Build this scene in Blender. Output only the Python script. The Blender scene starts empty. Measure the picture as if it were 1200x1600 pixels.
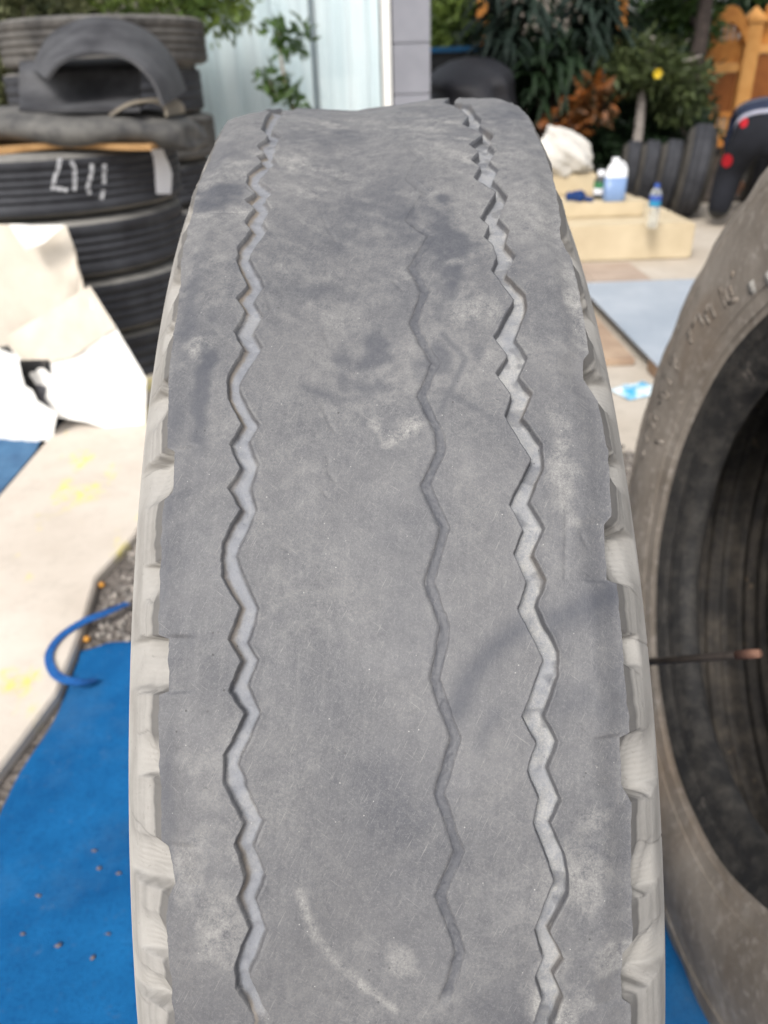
import bpy, bmesh, math, random
import numpy as np
from mathutils import Vector, Matrix

S = bpy.context.scene
COL = S.collection
rng = np.random.default_rng(11)
random.seed(5)
pi = math.pi

# ------------------------------------------------------------------ camera
R = 0.52                       # radius of the big worn tyre (m)
RUG = 0.010                    # top of the rug
ZC = R + RUG                   # axle height of the worn tyre
TH = math.radians(30.0)        # pitch of the phone
RHO = math.radians(2.0)        # roll of the phone
CP = np.array([0.0, -0.6223, ZC + 0.5416])
_r0 = np.array([1.0, 0, 0]); _u0 = np.array([0, math.sin(TH), math.cos(TH)])
FW = np.array([0, math.cos(TH), -math.sin(TH)])
RT = math.cos(RHO)*_r0 - math.sin(RHO)*_u0
UP = math.sin(RHO)*_r0 + math.cos(RHO)*_u0
FPX = 1200.0
cam = bpy.data.cameras.new('camera'); camo = bpy.data.objects.new('camera', cam); COL.objects.link(camo)
camo.matrix_world = Matrix(((RT[0], UP[0], -FW[0], CP[0]), (RT[1], UP[1], -FW[1], CP[1]), (RT[2], UP[2], -FW[2], CP[2]), (0, 0, 0, 1)))
cam.sensor_fit = 'VERTICAL'; cam.sensor_height = 32.0; cam.lens = 24.0      # f = 1200 px of 1600
cam.clip_start = 0.02; cam.clip_end = 400
cam.dof.use_dof = True; cam.dof.focus_distance = 0.315; cam.dof.aperture_fstop = 9.5
S.camera = camo

# ------------------------------------------------------------------ sky, sun, exposure
SUN_EL, SUN_AZ = math.radians(48), math.radians(205)     # azimuth clockwise from +Y
w = bpy.data.worlds.new('World'); S.world = w; w.use_nodes = True
nt = w.node_tree; bg = nt.nodes['Background']
sky = nt.nodes.new('ShaderNodeTexSky'); sky.sky_type = 'NISHITA'; sky.sun_disc = False
sky.sun_elevation = SUN_EL; sky.sun_rotation = SUN_AZ; sky.air_density = 1.0; sky.dust_density = 4.0; sky.ozone_density = 1.0
hs = nt.nodes.new('ShaderNodeHueSaturation'); hs.inputs['Saturation'].default_value = 0.30
nt.links.new(sky.outputs[0], hs.inputs['Color']); nt.links.new(hs.outputs[0], bg.inputs['Color'])
bg.inputs['Strength'].default_value = 0.125
sl = bpy.data.lights.new('sun', 'SUN'); sl.energy = 1.5; sl.angle = math.radians(16); sl.color = (1.0, 0.96, 0.90)
slo = bpy.data.objects.new('sun', sl); COL.objects.link(slo)
sd = Vector((math.sin(SUN_AZ)*math.cos(SUN_EL), math.cos(SUN_AZ)*math.cos(SUN_EL), math.sin(SUN_EL)))
slo.rotation_euler = sd.to_track_quat('Z', 'Y').to_euler()
S.view_settings.view_transform = 'Standard'; S.view_settings.look = 'None'
S.view_settings.gamma = 1; S.view_settings.use_curve_mapping = False
S.view_settings.exposure = 0.72

# ------------------------------------------------------------------ pixel helpers (pixel = direction only)
def ray(px, py):
    return FW + RT*(px-600)/FPX - UP*(py-800)/FPX
def G(px, py, z=0.0):                       # where a pixel's ray meets a level plane
    d = ray(px, py); t = (z-CP[2])/d[2]; return CP + t*d
def PY(px, py, Y):                          # where it meets the upright plane at depth Y
    d = ray(px, py); t = (Y-CP[1])/d[1]; return CP + t*d
def cyl(px, py, rad=R):                     # where it meets the worn tyre: (angle from the top towards the camera, lateral x)
    d = ray(px, py); oy, oz = CP[1], CP[2]-ZC
    a = d[1]**2+d[2]**2; b = oy*d[1]+oz*d[2]; c = oy*oy+oz*oz-rad*rad
    t = (-b-math.sqrt(max(b*b-a*c, 0)))/a
    p = CP+t*d
    return math.atan2(-p[1], p[2]-ZC), p[0]

# ------------------------------------------------------------------ object helpers
def link(name, me, mat=None, parent=None, smooth=True):
    o = bpy.data.objects.new(name, me); COL.objects.link(o)
    if mat is not None: me.materials.append(mat)
    if parent is not None: o.parent = parent
    if smooth: me.polygons.foreach_set('use_smooth', np.ones(len(me.polygons), dtype=bool))
    return o
def pyd(name, v, f, mat=None, parent=None, smooth=True):
    me = bpy.data.meshes.new(name); me.from_pydata([tuple(map(float, p)) for p in v], [], [tuple(map(int, q)) for q in f]); me.update()
    return link(name, me, mat, parent, smooth)
def tag(o, label, cat, group=None):
    o['label'] = label; o['category'] = cat
    if group: o['group'] = group
    return o
def struct(o): o['kind'] = 'structure'; return o
def empty(name, loc, rot=(0, 0, 0)):
    o = bpy.data.objects.new(name, None); COL.objects.link(o); o.location = tuple(loc); o.rotation_euler = rot
    o.empty_display_size = 0.1; return o
def from_bm(name, bm, mat, parent=None, smooth=False, bevel=0.0, seg=2):
    if bevel > 0:
        bmesh.ops.bevel(bm, geom=list(bm.edges), offset=bevel, segments=seg, affect='EDGES', clamp_overlap=True)
    bmesh.ops.recalc_face_normals(bm, faces=bm.faces)
    me = bpy.data.meshes.new(name); bm.to_mesh(me); bm.free()
    return link(name, me, mat, parent, smooth)
def boxbm(bm, lo, hi, M=None):
    vs = [bm.verts.new((x, y, z)) for x in (lo[0], hi[0]) for y in (lo[1], hi[1]) for z in (lo[2], hi[2])]
    if M is not None:
        for q in vs: q.co = M @ q.co
    for q in ((0, 1, 3, 2), (4, 6, 7, 5), (0, 4, 5, 1), (2, 3, 7, 6), (0, 2, 6, 4), (1, 5, 7, 3)): bm.faces.new([vs[i] for i in q])
def box(name, lo, hi, mat, parent=None, bevel=0.004, M=None):
    bm = bmesh.new(); boxbm(bm, lo, hi, M); return from_bm(name, bm, mat, parent, False, bevel)
def grid_faces(n, m, close_n=False, close_m=False, off=0):
    f = []
    for i in range(n if close_n else n-1):
        for j in range(m if close_m else m-1):
            a = i*m+j; b = i*m+(j+1) % m; c = ((i+1) % n)*m+(j+1) % m; d = ((i+1) % n)*m+j
            f.append((a+off, b+off, c+off, d+off))
    return f
def grid_mesh(name, P, mat, parent=None, close_n=False, close_m=False, smooth=True):   # P: (n,m,3)
    n, m, _ = P.shape
    ii = np.arange(n if close_n else n-1); jj = np.arange(m if close_m else m-1)
    I, J = np.meshgrid(ii, jj, indexing='ij')
    q = np.stack([I*m+J, I*m+(J+1) % m, ((I+1) % n)*m+(J+1) % m, ((I+1) % n)*m+J], -1).reshape(-1, 4)
    me = bpy.data.meshes.new(name); nv = n*m; nf = len(q)
    me.vertices.add(nv); me.vertices.foreach_set('co', P.reshape(-1).astype(np.float32))
    me.loops.add(nf*4); me.loops.foreach_set('vertex_index', q.reshape(-1).astype(np.int32))
    me.polygons.add(nf); me.polygons.foreach_set('loop_start', np.arange(0, nf*4, 4, dtype=np.int32))
    me.update(calc_edges=True); me.validate()
    return link(name, me, mat, parent, smooth)
def tube_pts(path, rad, n=10):
    path = [np.array(p, float) for p in path]; V = []
    if np.isscalar(rad): rad = [rad]*len(path)
    ref = np.array([0.31, 0.22, 0.92])
    for i, p in enumerate(path):
        t = path[min(i+1, len(path)-1)]-path[max(i-1, 0)]; t /= np.linalg.norm(t)
        if abs(t@ref) > .95: ref = np.array([0.9, 0.3, .1])
        a = np.cross(t, ref); a /= np.linalg.norm(a); b = np.cross(t, a)
        for k in range(n):
            g = 2*pi*k/n; V.append(p+rad[i]*(math.cos(g)*a+math.sin(g)*b))
    return V
def tube(name, path, rad, mat, parent=None, n=10):
    V = tube_pts(path, rad, n); m = len(path)
    F = [(i*n+j, i*n+(j+1) % n, (i+1)*n+(j+1) % n, (i+1)*n+j) for i in range(m-1) for j in range(n)]
    F += [tuple(range(n))[::-1], tuple(range((m-1)*n, m*n))]
    return pyd(name, V, F, mat, parent)
def spline(pts, n):
    pts = np.array(pts, float); k = len(pts); out = []
    for i in range(k-1):
        p0 = pts[max(i-1, 0)]; p1 = pts[i]; p2 = pts[i+1]; p3 = pts[min(i+2, k-1)]
        for t in np.linspace(0, 1, n, endpoint=False):
            out.append(.5*((2*p1)+(-p0+p2)*t+(2*p0-5*p1+4*p2-p3)*t*t+(-p0+3*p1-3*p2+p3)*t**3))
    out.append(pts[-1]); return np.array(out)
def lathe(name, prof, seg, mat, parent=None, axis='X', closed=False, wob=None):  # prof: list of (axial, radius)
    prof = np.array(prof, float); a = np.linspace(0, 2*pi, seg, endpoint=False)
    A, K = np.meshgrid(a, np.arange(len(prof)), indexing='ij')
    ax = prof[K, 0]; rr = prof[K, 1]
    if wob is not None: rr = rr + wob(A, ax, rr)
    c, s = np.cos(A)*rr, np.sin(A)*rr
    P = np.stack([ax, c, s], -1) if axis == 'X' else np.stack([c, s, ax], -1)
    return grid_mesh(name, P, mat, parent, close_n=True, close_m=closed)
def sheet(name, poly, z0, z1, mat, parent=None, bevel=0.002):         # flat slab from a plan outline
    bm = bmesh.new(); vs = [bm.verts.new((p[0], p[1], z0)) for p in poly]; f = bm.faces.new(vs)
    r = bmesh.ops.extrude_face_region(bm, geom=[f])
    for g in r['geom']:
        if isinstance(g, bmesh.types.BMVert): g.co.z = z1
    return from_bm(name, bm, mat, parent, False, bevel, 1)
def board(name, poly3, th, mat, parent=None, n=10, bend=None):           # thin board from four 3-D corners, gently uneven
    a, b, c, d = [np.array(p, float) for p in poly3]
    s = np.linspace(0, 1, n); U, V = np.meshgrid(s, s, indexing='ij')
    P = ((1-U)*(1-V))[..., None]*a+(U*(1-V))[..., None]*b+(U*V)[..., None]*c+((1-U)*V)[..., None]*d
    nr = np.cross(b-a, d-a); nr /= np.linalg.norm(nr)
    if bend is not None: P = P+bend(U, V)[..., None]*nr
    B = P-nr*th; k = n*n
    vs = np.concatenate([P.reshape(-1, 3), B.reshape(-1, 3)])
    F = grid_faces(n, n)+[tuple(i+k for i in q[::-1]) for q in grid_faces(n, n)]
    rim = [i*n for i in range(n)]+[(n-1)*n+j for j in range(1, n)]+[i*n+n-1 for i in range(n-2, -1, -1)]+[j for j in range(n-2, 0, -1)]
    for i in range(len(rim)):
        p, q = rim[i], rim[(i+1) % len(rim)]; F.append((p, q, q+k, p+k))
    o = pyd(name, vs, F, mat, parent, smooth=True)
    o.data.set_sharp_from_angle(angle=math.radians(40)); return o

# ------------------------------------------------------------------ materials
MATS = {}
def mat(name, col, col2=None, scale=8.0, rough=0.85, bump=0.0, bscale=60.0, detail=6.0, metal=0.0, spec=0.3, lo=0.35, hi=0.65, coord='Object', bdist=0.002, thin=None):
    if name in MATS: return MATS[name]
    m = bpy.data.materials.new(name); m.use_nodes = True; t = m.node_tree; b = t.nodes['Principled BSDF']
    b.inputs['Roughness'].default_value = rough; b.inputs['Metallic'].default_value = metal; b.inputs['Specular IOR Level'].default_value = spec
    tc = t.nodes.new('ShaderNodeTexCoord')
    if col2 is None: col2 = tuple(c*0.75 for c in col)
    n = t.nodes.new('ShaderNodeTexNoise'); n.inputs['Scale'].default_value = scale; n.inputs['Detail'].default_value = detail; n.inputs['Roughness'].default_value = .62
    t.links.new(tc.outputs[coord], n.inputs['Vector'])
    cr = t.nodes.new('ShaderNodeValToRGB'); cr.color_ramp.elements[0].position = lo; cr.color_ramp.elements[1].position = hi
    cr.color_ramp.elements[0].color = (*col2, 1); cr.color_ramp.elements[1].color = (*col, 1)
    t.links.new(n.outputs['Fac'], cr.inputs['Fac']); t.links.new(cr.outputs['Color'], b.inputs['Base Color'])
    if bump > 0:
        n2 = t.nodes.new('ShaderNodeTexNoise'); n2.inputs['Scale'].default_value = bscale; n2.inputs['Detail'].default_value = 5
        t.links.new(tc.outputs[coord], n2.inputs['Vector'])
        bp = t.nodes.new('ShaderNodeBump'); bp.inputs['Strength'].default_value = bump; bp.inputs['Distance'].default_value = bdist
        t.links.new(n2.outputs['Fac'], bp.inputs['Height']); t.links.new(bp.outputs['Normal'], b.inputs['Normal'])
    MATS[name] = m; return m
class NT:                                   # tiny node-graph helper
    def __init__(s, name, rough=.85, spec=.3):
        s.m = bpy.data.materials.new(name); s.m.use_nodes = True; s.t = s.m.node_tree; s.b = s.t.nodes['Principled BSDF']
        s.b.inputs['Roughness'].default_value = rough; s.b.inputs['Specular IOR Level'].default_value = spec
        s.tc = s.t.nodes.new('ShaderNodeTexCoord').outputs['Object']
    def put(s, sock, v):
        if hasattr(v, 'links') or hasattr(v, 'is_linked'): s.t.links.new(v, sock)
        else: sock.default_value = v if not isinstance(v, tuple) or len(v) != 3 or sock.type != 'RGBA' else (*v, 1)
    def noise(s, scale, detail=5, rough=.6, stretch=None, dist=0):
        n = s.t.nodes.new('ShaderNodeTexNoise'); n.inputs['Scale'].default_value = scale; n.inputs['Detail'].default_value = detail
        n.inputs['Roughness'].default_value = rough; n.inputs['Distortion'].default_value = dist
        v = s.tc
        if stretch:
            mp = s.t.nodes.new('ShaderNodeMapping'); mp.inputs['Scale'].default_value = stretch; s.t.links.new(v, mp.inputs['Vector']); v = mp.outputs[0]
        s.t.links.new(v, n.inputs['Vector']); return n.outputs['Fac']
    def vec(s, name, scale=(1, 1, 1), rot=0.0):
        n = s.t.nodes.new('ShaderNodeAttribute'); n.attribute_name = name; mp = s.t.nodes.new('ShaderNodeMapping'); mp.inputs['Scale'].default_value = scale
        m2 = s.t.nodes.new('ShaderNodeMapping'); m2.inputs['Rotation'].default_value = (0, 0, rot); s.t.links.new(n.outputs['Vector'], m2.inputs['Vector']); s.t.links.new(m2.outputs[0], mp.inputs['Vector']); return mp.outputs[0]
    def vnoise(s, vec, scale, detail=4, rough=.6):
        n = s.t.nodes.new('ShaderNodeTexNoise'); n.inputs['Scale'].default_value = scale; n.inputs['Detail'].default_value = detail; n.inputs['Roughness'].default_value = rough; s.t.links.new(vec, n.inputs['Vector']); return n.outputs['Fac']
    def voro(s, scale, feature='F1'):
        n = s.t.nodes.new('ShaderNodeTexVoronoi'); n.inputs['Scale'].default_value = scale; n.feature = feature
        s.t.links.new(s.tc, n.inputs['Vector']); return n.outputs['Distance']
    def ramp(s, fac, lo, hi, a=0.0, b=1.0):
        n = s.t.nodes.new('ShaderNodeMapRange'); n.inputs['From Min'].default_value = lo; n.inputs['From Max'].default_value = hi
        n.inputs['To Min'].default_value = a; n.inputs['To Max'].default_value = b; s.t.links.new(fac, n.inputs['Value']); return n.outputs[0]
    def math(s, op, a, b=0.0):
        n = s.t.nodes.new('ShaderNodeMath'); n.operation = op; s.put(n.inputs[0], a); s.put(n.inputs[1], b); return n.outputs[0]
    def mix(s, fac, a, b):
        n = s.t.nodes.new('ShaderNodeMix'); n.data_type = 'RGBA'
        s.put(n.inputs['Factor'], fac); s.put(n.inputs[6], a); s.put(n.inputs[7], b); return n.outputs[2]
    def attr(s, name):
        n = s.t.nodes.new('ShaderNodeAttribute'); n.attribute_name = name; sp = s.t.nodes.new('ShaderNodeSeparateColor')
        s.t.links.new(n.outputs['Color'], sp.inputs[0]); return sp.outputs
    def attr_a(s, name):
        n = s.t.nodes.new('ShaderNodeAttribute'); n.attribute_name = name; return n.outputs['Alpha']
    def bump(s, h, strength=.5, dist=.001, prev=None):
        n = s.t.nodes.new('ShaderNodeBump'); n.inputs['Strength'].default_value = strength; n.inputs['Distance'].default_value = dist
        s.t.links.new(h, n.inputs['Height'])
        if prev is not None: s.t.links.new(prev, n.inputs['Normal'])
        return n.outputs[0]
    def done(s, col, normal=None, rough=None):
        s.put(s.b.inputs['Base Color'], col)
        if normal is not None: s.t.links.new(normal, s.b.inputs['Normal'])
        if rough is not None: s.put(s.b.inputs['Roughness'], rough)
        return s.m

# worn tread rubber: paint.r = chalky dust plus a painted lighter top, paint.g = fresh dark rubber plus painted groove-wall shade, paint.b = clean groove floor
k = NT('worn_tread_rubber', .75, .3)
pr, pg, pb = k.attr('paint')[:3]
fine = k.noise(420, 6, .75); midn = k.noise(40, 6, .6); big = k.noise(7, 5, .55, dist=1.0); micro = k.noise(1600, 3, .8)
st1 = k.vnoise(k.vec('uvw', (1, 14, 1), .12), 26, 5, .65); st2 = k.vnoise(k.vec('uvw', (1, 9, 1), -.75), 22, 5, .62); hair = k.vnoise(k.vec('uvw', (1, 22, 1), .5), 90, 3, .6)
base = k.mix(k.ramp(big, .34, .66), (.064, .0665, .078), (.108, .108, .115))
base = k.mix(k.ramp(st1, .48, .76, 0, .32), base, (.150, .149, .152))
base = k.mix(k.ramp(st2, .54, .76, 0, .28), base, (.165, .164, .163))
base = k.mix(k.ramp(st2, .42, .26, 0, .40), base, (.052, .054, .063))
base = k.mix(k.math('MULTIPLY', pb, .85), base, (.20, .212, .24))
base = k.mix(k.ramp(fine, .50, .80, 0, .32), base, (.19, .189, .189))
base = k.mix(k.ramp(fine, .42, .24, 0, .40), base, (.048, .048, .052))
gr2 = k.noise(820, 4, .8)
base = k.mix(k.ramp(gr2, .54, .72, 0, .34), base, (.25, .247, .24))
base = k.mix(k.ramp(gr2, .44, .30, 0, .30), base, (.040, .041, .046))
base = k.mix(k.ramp(micro, .55, .74, 0, .35), base, (.30, .295, .285))
base = k.mix(k.ramp(hair, .62, .70, 0, .50), base, (.25, .247, .24))
hair2 = k.vnoise(k.vec('uvw', (1, 26, 1), -.9), 70, 3, .6); base = k.mix(k.ramp(hair2, .64, .72, 0, .45), base, (.24, .237, .23)); base = k.mix(k.ramp(hair2, .34, .27, 0, .6), base, (.042, .043, .048))
dustn = k.math('ADD', k.math('MULTIPLY', k.noise(1100, 4, .8), .5), k.math('MULTIPLY', k.noise(170, 5, .7), .5))
base = k.mix(k.math('MULTIPLY', pr, k.ramp(dustn, .38, .62)), base, (.38, .372, .35))
wdot = k.math('MULTIPLY', k.ramp(k.voro(260), .09, .04), k.ramp(k.noise(95, 2, .5), .55, .60))
base = k.mix(k.math('MULTIPLY', wdot, .55), base, (.50, .49, .47))
ddot = k.math('MULTIPLY', k.ramp(k.voro(190), .12, .07), k.ramp(k.noise(30, 3, .5), .58, .64))
base = k.mix(k.math('MULTIPLY', ddot, .7), base, (.022, .022, .024))
base = k.mix(k.math('MULTIPLY', pg, k.ramp(fine, .25, .6, 1, .75)), base, (.050, .054, .068))
base = k.mix(k.math('MULTIPLY', k.attr_a('paint'), k.ramp(fine, .35, .6, .4, .9)), base, (.20, .165, .125))
nn = k.bump(k.noise(1000, 4, .75), .5, .0004); nn = k.bump(k.noise(230, 6, .7), .25, .0006, nn); nn = k.bump(st1, .25, .0006, nn)
k.b.inputs['Specular IOR Level'].default_value = .5
M_TREAD = k.done(base, nn, k.math('ADD', k.ramp(midn, .3, .7, .46, .62), k.math('MULTIPLY', pr, .2)))
# buffed shoulder rubber, chalky pale
k = NT('buffed_shoulder_rubber', .85, .2)
pr, pg, pb = k.attr('paint')[:3]
st = k.noise(30, 6, .7); fine = k.noise(300, 4, .65)
base = k.mix(k.ramp(st, .34, .66), (.268, .257, .240), (.345, .333, .314))
base = k.mix(k.math('MULTIPLY', pb, .8), base, (.40, .387, .364))
base = k.mix(k.math('MULTIPLY', pg, .85), base, (.105, .102, .100))
base = k.mix(k.ramp(fine, .62, .74, 0, .5), base, (.16, .15, .14))
nn = k.bump(k.noise(420, 4, .7), .35, .0006)
M_SHOULDER = k.done(base, nn)
M_LINER = mat('tyre_liner_black', (.030, .029, .029), (.012, .012, .013), 14, .75, .5, 50)
# dusty old sidewall rubber
k = NT('dusty_sidewall', .8, .25)
b1 = k.noise(9, 7, .65, dist=.5); b2 = k.noise(70, 5, .65)
base = k.mix(k.ramp(b1, .36, .64), (.160, .136, .112), (.275, .242, .208))
base = k.mix(k.ramp(b2, .52, .72, 0, .7), base, (.38, .345, .31))
base = k.mix(k.ramp(k.noise(38, 5, .6), .62, .76, 0, .4), base, (.09, .078, .066))
base = k.mix(k.ramp(k.noise(5, 4, .5), .55, .75, 0, .6), base, (.20, .145, .10))
nn = k.bump(b2, .5, .003); nn = k.bump(k.noise(300, 4, .7), .3, .0008, nn)
M_SIDE = k.done(base, nn)
k = NT('dusty_tread_old', .85, .2)
base = k.mix(k.ramp(k.noise(10, 6, .65), .35, .65), (.22, .21, .19), (.36, .345, .32))
M_OLDTREAD = k.done(base, k.bump(k.noise(90, 5, .65), .5, .003))
k = NT('bead_black', .6, .4)
base = k.mix(k.ramp(k.noise(34, 7, .75), .44, .68), (.015, .0145, .0145), (.055, .050, .044))
base = k.mix(k.ramp(k.noise(90, 5, .75), .58, .72, 0, .6), base, (.095, .084, .073))
base = k.mix(k.ramp(k.noise(26, 5, .7), .67, .75, 0, .7), base, (.24, .21, .185))
M_BEAD = k.done(base, k.bump(k.noise(110, 6, .75), .7, .003))
k = NT('liner_dark', .7, .3)
base = k.mix(k.ramp(k.noise(16, 7, .75), .42, .66), (.020, .019, .019), (.070, .060, .050))
base = k.mix(k.ramp(k.noise(22, 5, .7), .64, .72), base, (.15, .11, .075))
M_INNER = k.done(base, k.bump(k.noise(30, 5, .7), .6, .004))
M_STACKTREAD = mat('stack_tread_rubber', (.050, .052, .060), (.026, .027, .032), 9, .75, .4, 60)
M_STACKSIDE = mat('stack_sidewall_dusty', (.26, .25, .23), (.15, .145, .135), 8, .85, .4, 60)
M_REARTREAD = mat('rear_tread_dusty', (.115, .108, .100), (.045, .043, .042), 7, .85, .5, 40)
M_REARSIDE = mat('rear_sidewall_dusty', (.20, .19, .175), (.08, .077, .073), 6, .85, .4, 40)
M_FLAP = mat('flap_rubber', (.085, .086, .092), (.032, .032, .036), 6, .7, .35, 40)
M_FLAPPALE = mat('flap_rubber_dusty', (.145, .14, .13), (.045, .045, .047), 9, .75, .4, 40)
M_CARDBROWN = mat('brown_cardboard', (.42, .25, .11), (.30, .17, .07), 14, .9, .2, 120)
M_CARDSHADE = mat('shaded_cardboard', (.72, .66, .57), (.58, .52, .44), 5, .92, .25, 60)  # cream tone carries the shade on the carton's upper boards
M_CARDWHITE = mat('white_cardboard', (.88, .87, .84), (.80, .78, .74), 4, .92, .2, 50)
M_BLACKPL = mat('black_plastic', (.022, .023, .026), (.014, .014, .016), 10, .45, .1, 80, spec=.5)
M_CHALK = mat('chalk', (.55, .56, .58), (.16, .16, .17), 60, .95, .3, 200, lo=.40, hi=.56)
M_PAPER = mat('white_paper', (.82, .83, .86), (.74, .75, .80), 12, .9)
M_ORANGE = mat('orange_stained_wood', (.58, .25, .055), (.44, .17, .035), 9, .55, .2, 60)
M_ORANGELIGHT = mat('orange_post_paint', (.62, .32, .10), (.50, .23, .06), 6, .6, .2, 60)
M_BROWNMESH = mat('brown_slat_wood', (.30, .105, .026), (.22, .072, .018), 9, .65, .2, 60)
M_TRUNK = mat('grey_bark', (.26, .235, .215), (.13, .115, .105), 18, .9, .8, 40, bdist=.01)
M_TRUNKDK = mat('dark_bark', (.060, .046, .040), (.030, .024, .022), 18, .9, .8, 40, bdist=.01)
M_SOIL = mat('garden_soil', (.060, .047, .036), (.028, .023, .019), 5, .95, .8, 22, bdist=.02)
M_STONE = mat('sandstone', (.58, .49, .34), (.48, .395, .265), 5, .9, .35, 70)
M_STEEL = mat('rod_steel', (.06, .05, .045), (.03, .025, .022), 40, .5, .3, 120, metal=.6)
M_RUST = mat('rod_rusty_tip', (.24, .13, .09), (.12, .06, .045), 60, .8, .3, 200)
M_FENCEGREY = mat('pale_trellis', (.40, .36, .31), (.25, .22, .19), 6, .85)
M_WALL = mat('boundary_wall_plaster', (.20, .185, .165), (.12, .11, .10), 2.5, .9, .3, 20)
M_POT = mat('terracotta_pot', (.32, .15, .09), (.22, .10, .06), 12, .85)
def leafmat(name, c1, c2, sc=6.0, rough=.5):
    if name in MATS: return MATS[name]
    q = NT(name, rough, .35)
    base = q.mix(q.ramp(q.noise(sc, 3, .6), .36, .64), c2, c1)
    q.put(q.b.inputs['Base Color'], base)
    tr = q.t.nodes.new('ShaderNodeBsdfTranslucent'); q.t.links.new(base, tr.inputs['Color'])
    mx = q.t.nodes.new('ShaderNodeMixShader'); mx.inputs[0].default_value = .3
    out = q.t.nodes['Material Output']
    q.t.links.new(q.b.outputs[0], mx.inputs[1]); q.t.links.new(tr.outputs[0], mx.inputs[2]); q.t.links.new(mx.outputs[0], out.inputs['Surface'])
    MATS[name] = q.m; return q.m
L_DARK = leafmat('leaf_dark_green', (.026, .052, .020), (.008, .018, .009))
L_MID = leafmat('leaf_mid_green', (.085, .150, .035), (.030, .065, .018))
L_LIGHT = leafmat('leaf_light_green', (.19, .26, .055), (.065, .115, .028))
L_OLIVE = leafmat('leaf_olive', (.20, .21, .10), (.055, .070, .034))
L_ORANGE = leafmat('leaf_orange', (.27, .085, .016), (.030, .028, .012))
L_BLUE = leafmat('leaf_bluish', (.038, .060, .046), (.010, .020, .014))

# ------------------------------------------------------------------ the setting: ground and paving
k = NT('beige_paving', .9, .2)
base = k.mix(k.ramp(k.noise(1.6, 6, .6), .35, .65), (.40, .345, .28), (.50, .45, .385))
base = k.mix(k.ramp(k.noise(14, 5, .65), .5, .75, 0, .5), base, (.32, .28, .235))
M_GROUND = k.done(base, k.bump(k.noise(60, 5, .6), .3, .003))
n = 41; gx = np.sinh(np.linspace(-1, 1, n)*4.2)/math.sinh(4.2)*150
GX, GY = np.meshgrid(gx, gx+20, indexing='ij')
GROUND = struct(grid_mesh('ground', np.stack([GX, GY, np.zeros_like(GX)-.001], -1), M_GROUND))
k = NT('pale_concrete', .92, .15)
base = k.mix(k.ramp(k.noise(2.6, 6, .6), .35, .68), (.52, .455, .385), (.66, .595, .52))
base = k.mix(k.ramp(k.noise(16, 5, .7), .50, .72, 0, .5), base, (.44, .39, .33))
ypaint = k.math('MULTIPLY', k.ramp(k.noise(3.2, 5, .6, stretch=(2.2, 1, 1)), .55, .62), k.ramp(k.noise(40, 3, .6), .35, .55))
base = k.mix(k.math('MULTIPLY', ypaint, .8), base, (.70, .60, .14))
M_CONC = k.done(base, k.bump(k.noise(80, 5, .65), .35, .003))
struct(sheet('concrete_path', [(-1.115, -2.2), (-.70, -2.2), (-.695, .30), (-.655, .52), (-.675, .74), (-.70, .92), (-.655, 1.12), (-.655, 4.5), (-1.125, 4.5)], -.02, .030, M_CONC, bevel=.006))
k = NT('dark_gravel_soil', .95, .15)
base = k.mix(k.ramp(k.noise(24, 5, .65), .35, .65), (.085, .075, .068), (.20, .175, .155))
base = k.mix(k.ramp(k.voro(55), .28, .05, 0, .8), base, (.34, .30, .265))
M_GRAV = k.done(base, k.bump(k.voro(70), .8, .010))
struct(sheet('gravel_ground', [(-.72, -1.6), (.95, -1.6), (.95, 1.55), (-.72, 1.55)], -.01, .0035, M_GRAV, bevel=0))
# loose stones on that strip (uncountable)
vs, fs = [], []
ico = bmesh.new(); bmesh.ops.create_icosphere(ico, subdivisions=1, radius=1); iv = np.array([v.co for v in ico.verts]); iff = [[v.index for v in f.verts] for f in ico.faces]; ico.free()
for i in range(4200):
    x, y = rng.uniform(-.655, .95), rng.uniform(.70, 1.58)+.03*math.sin(i); s_ = rng.uniform(.003, .011)
    q = iv*np.array([s_, s_*rng.uniform(.6, 1), s_*rng.uniform(.4, .8)])*(1+.25*rng.normal(size=(12, 1))); an = rng.uniform(0, 6.3)
    q = q@np.array([[math.cos(an), -math.sin(an), 0], [math.sin(an), math.cos(an), 0], [0, 0, 1]])+np.array([x, y, .004+s_*.3])
    o0 = len(vs); vs += list(q); fs += [tuple(j+o0 for j in f) for f in iff]
gv = pyd('gravel', vs, fs, mat('gravel_stone', (.40, .36, .32), (.13, .12, .11), 30, .9), None, False); gv['kind'] = 'stuff'
tag(gv, 'loose grey and tan gravel between the concrete path and blue rug', 'gravel')
struct(sheet('soil_strip', [(-1.42, -2.2), (-1.125, -2.2), (-1.125, 3.2), (-1.42, 3.2)], -.01, .003, mat('dark_strip_soil', (.12, .10, .085), (.07, .058, .05), 12, .95, .5, 60), bevel=0))
# reddish tiles in the far paving, each a piece
M_TILE = mat('reddish_tile', (.41, .325, .262), (.35, .27, .215), 7, .85, .2, 80)
for i in range(3):
    for j in range(2):
        x0, y0 = .55+i*.335, 3.50+j*.335
        t_ = sheet('paving_tile', [(x0, y0), (x0+.325, y0), (x0+.325, y0+.325), (x0, y0+.325)], -.01, .006, M_TILE, GROUND, bevel=.003)
struct(sheet('garden_bed', [(.35, 6.3), (7, 6.3), (7, 16), (-8, 16), (-8, 6.6), (.35, 6.6)], -.01, .02, M_SOIL, bevel=0))

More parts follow.
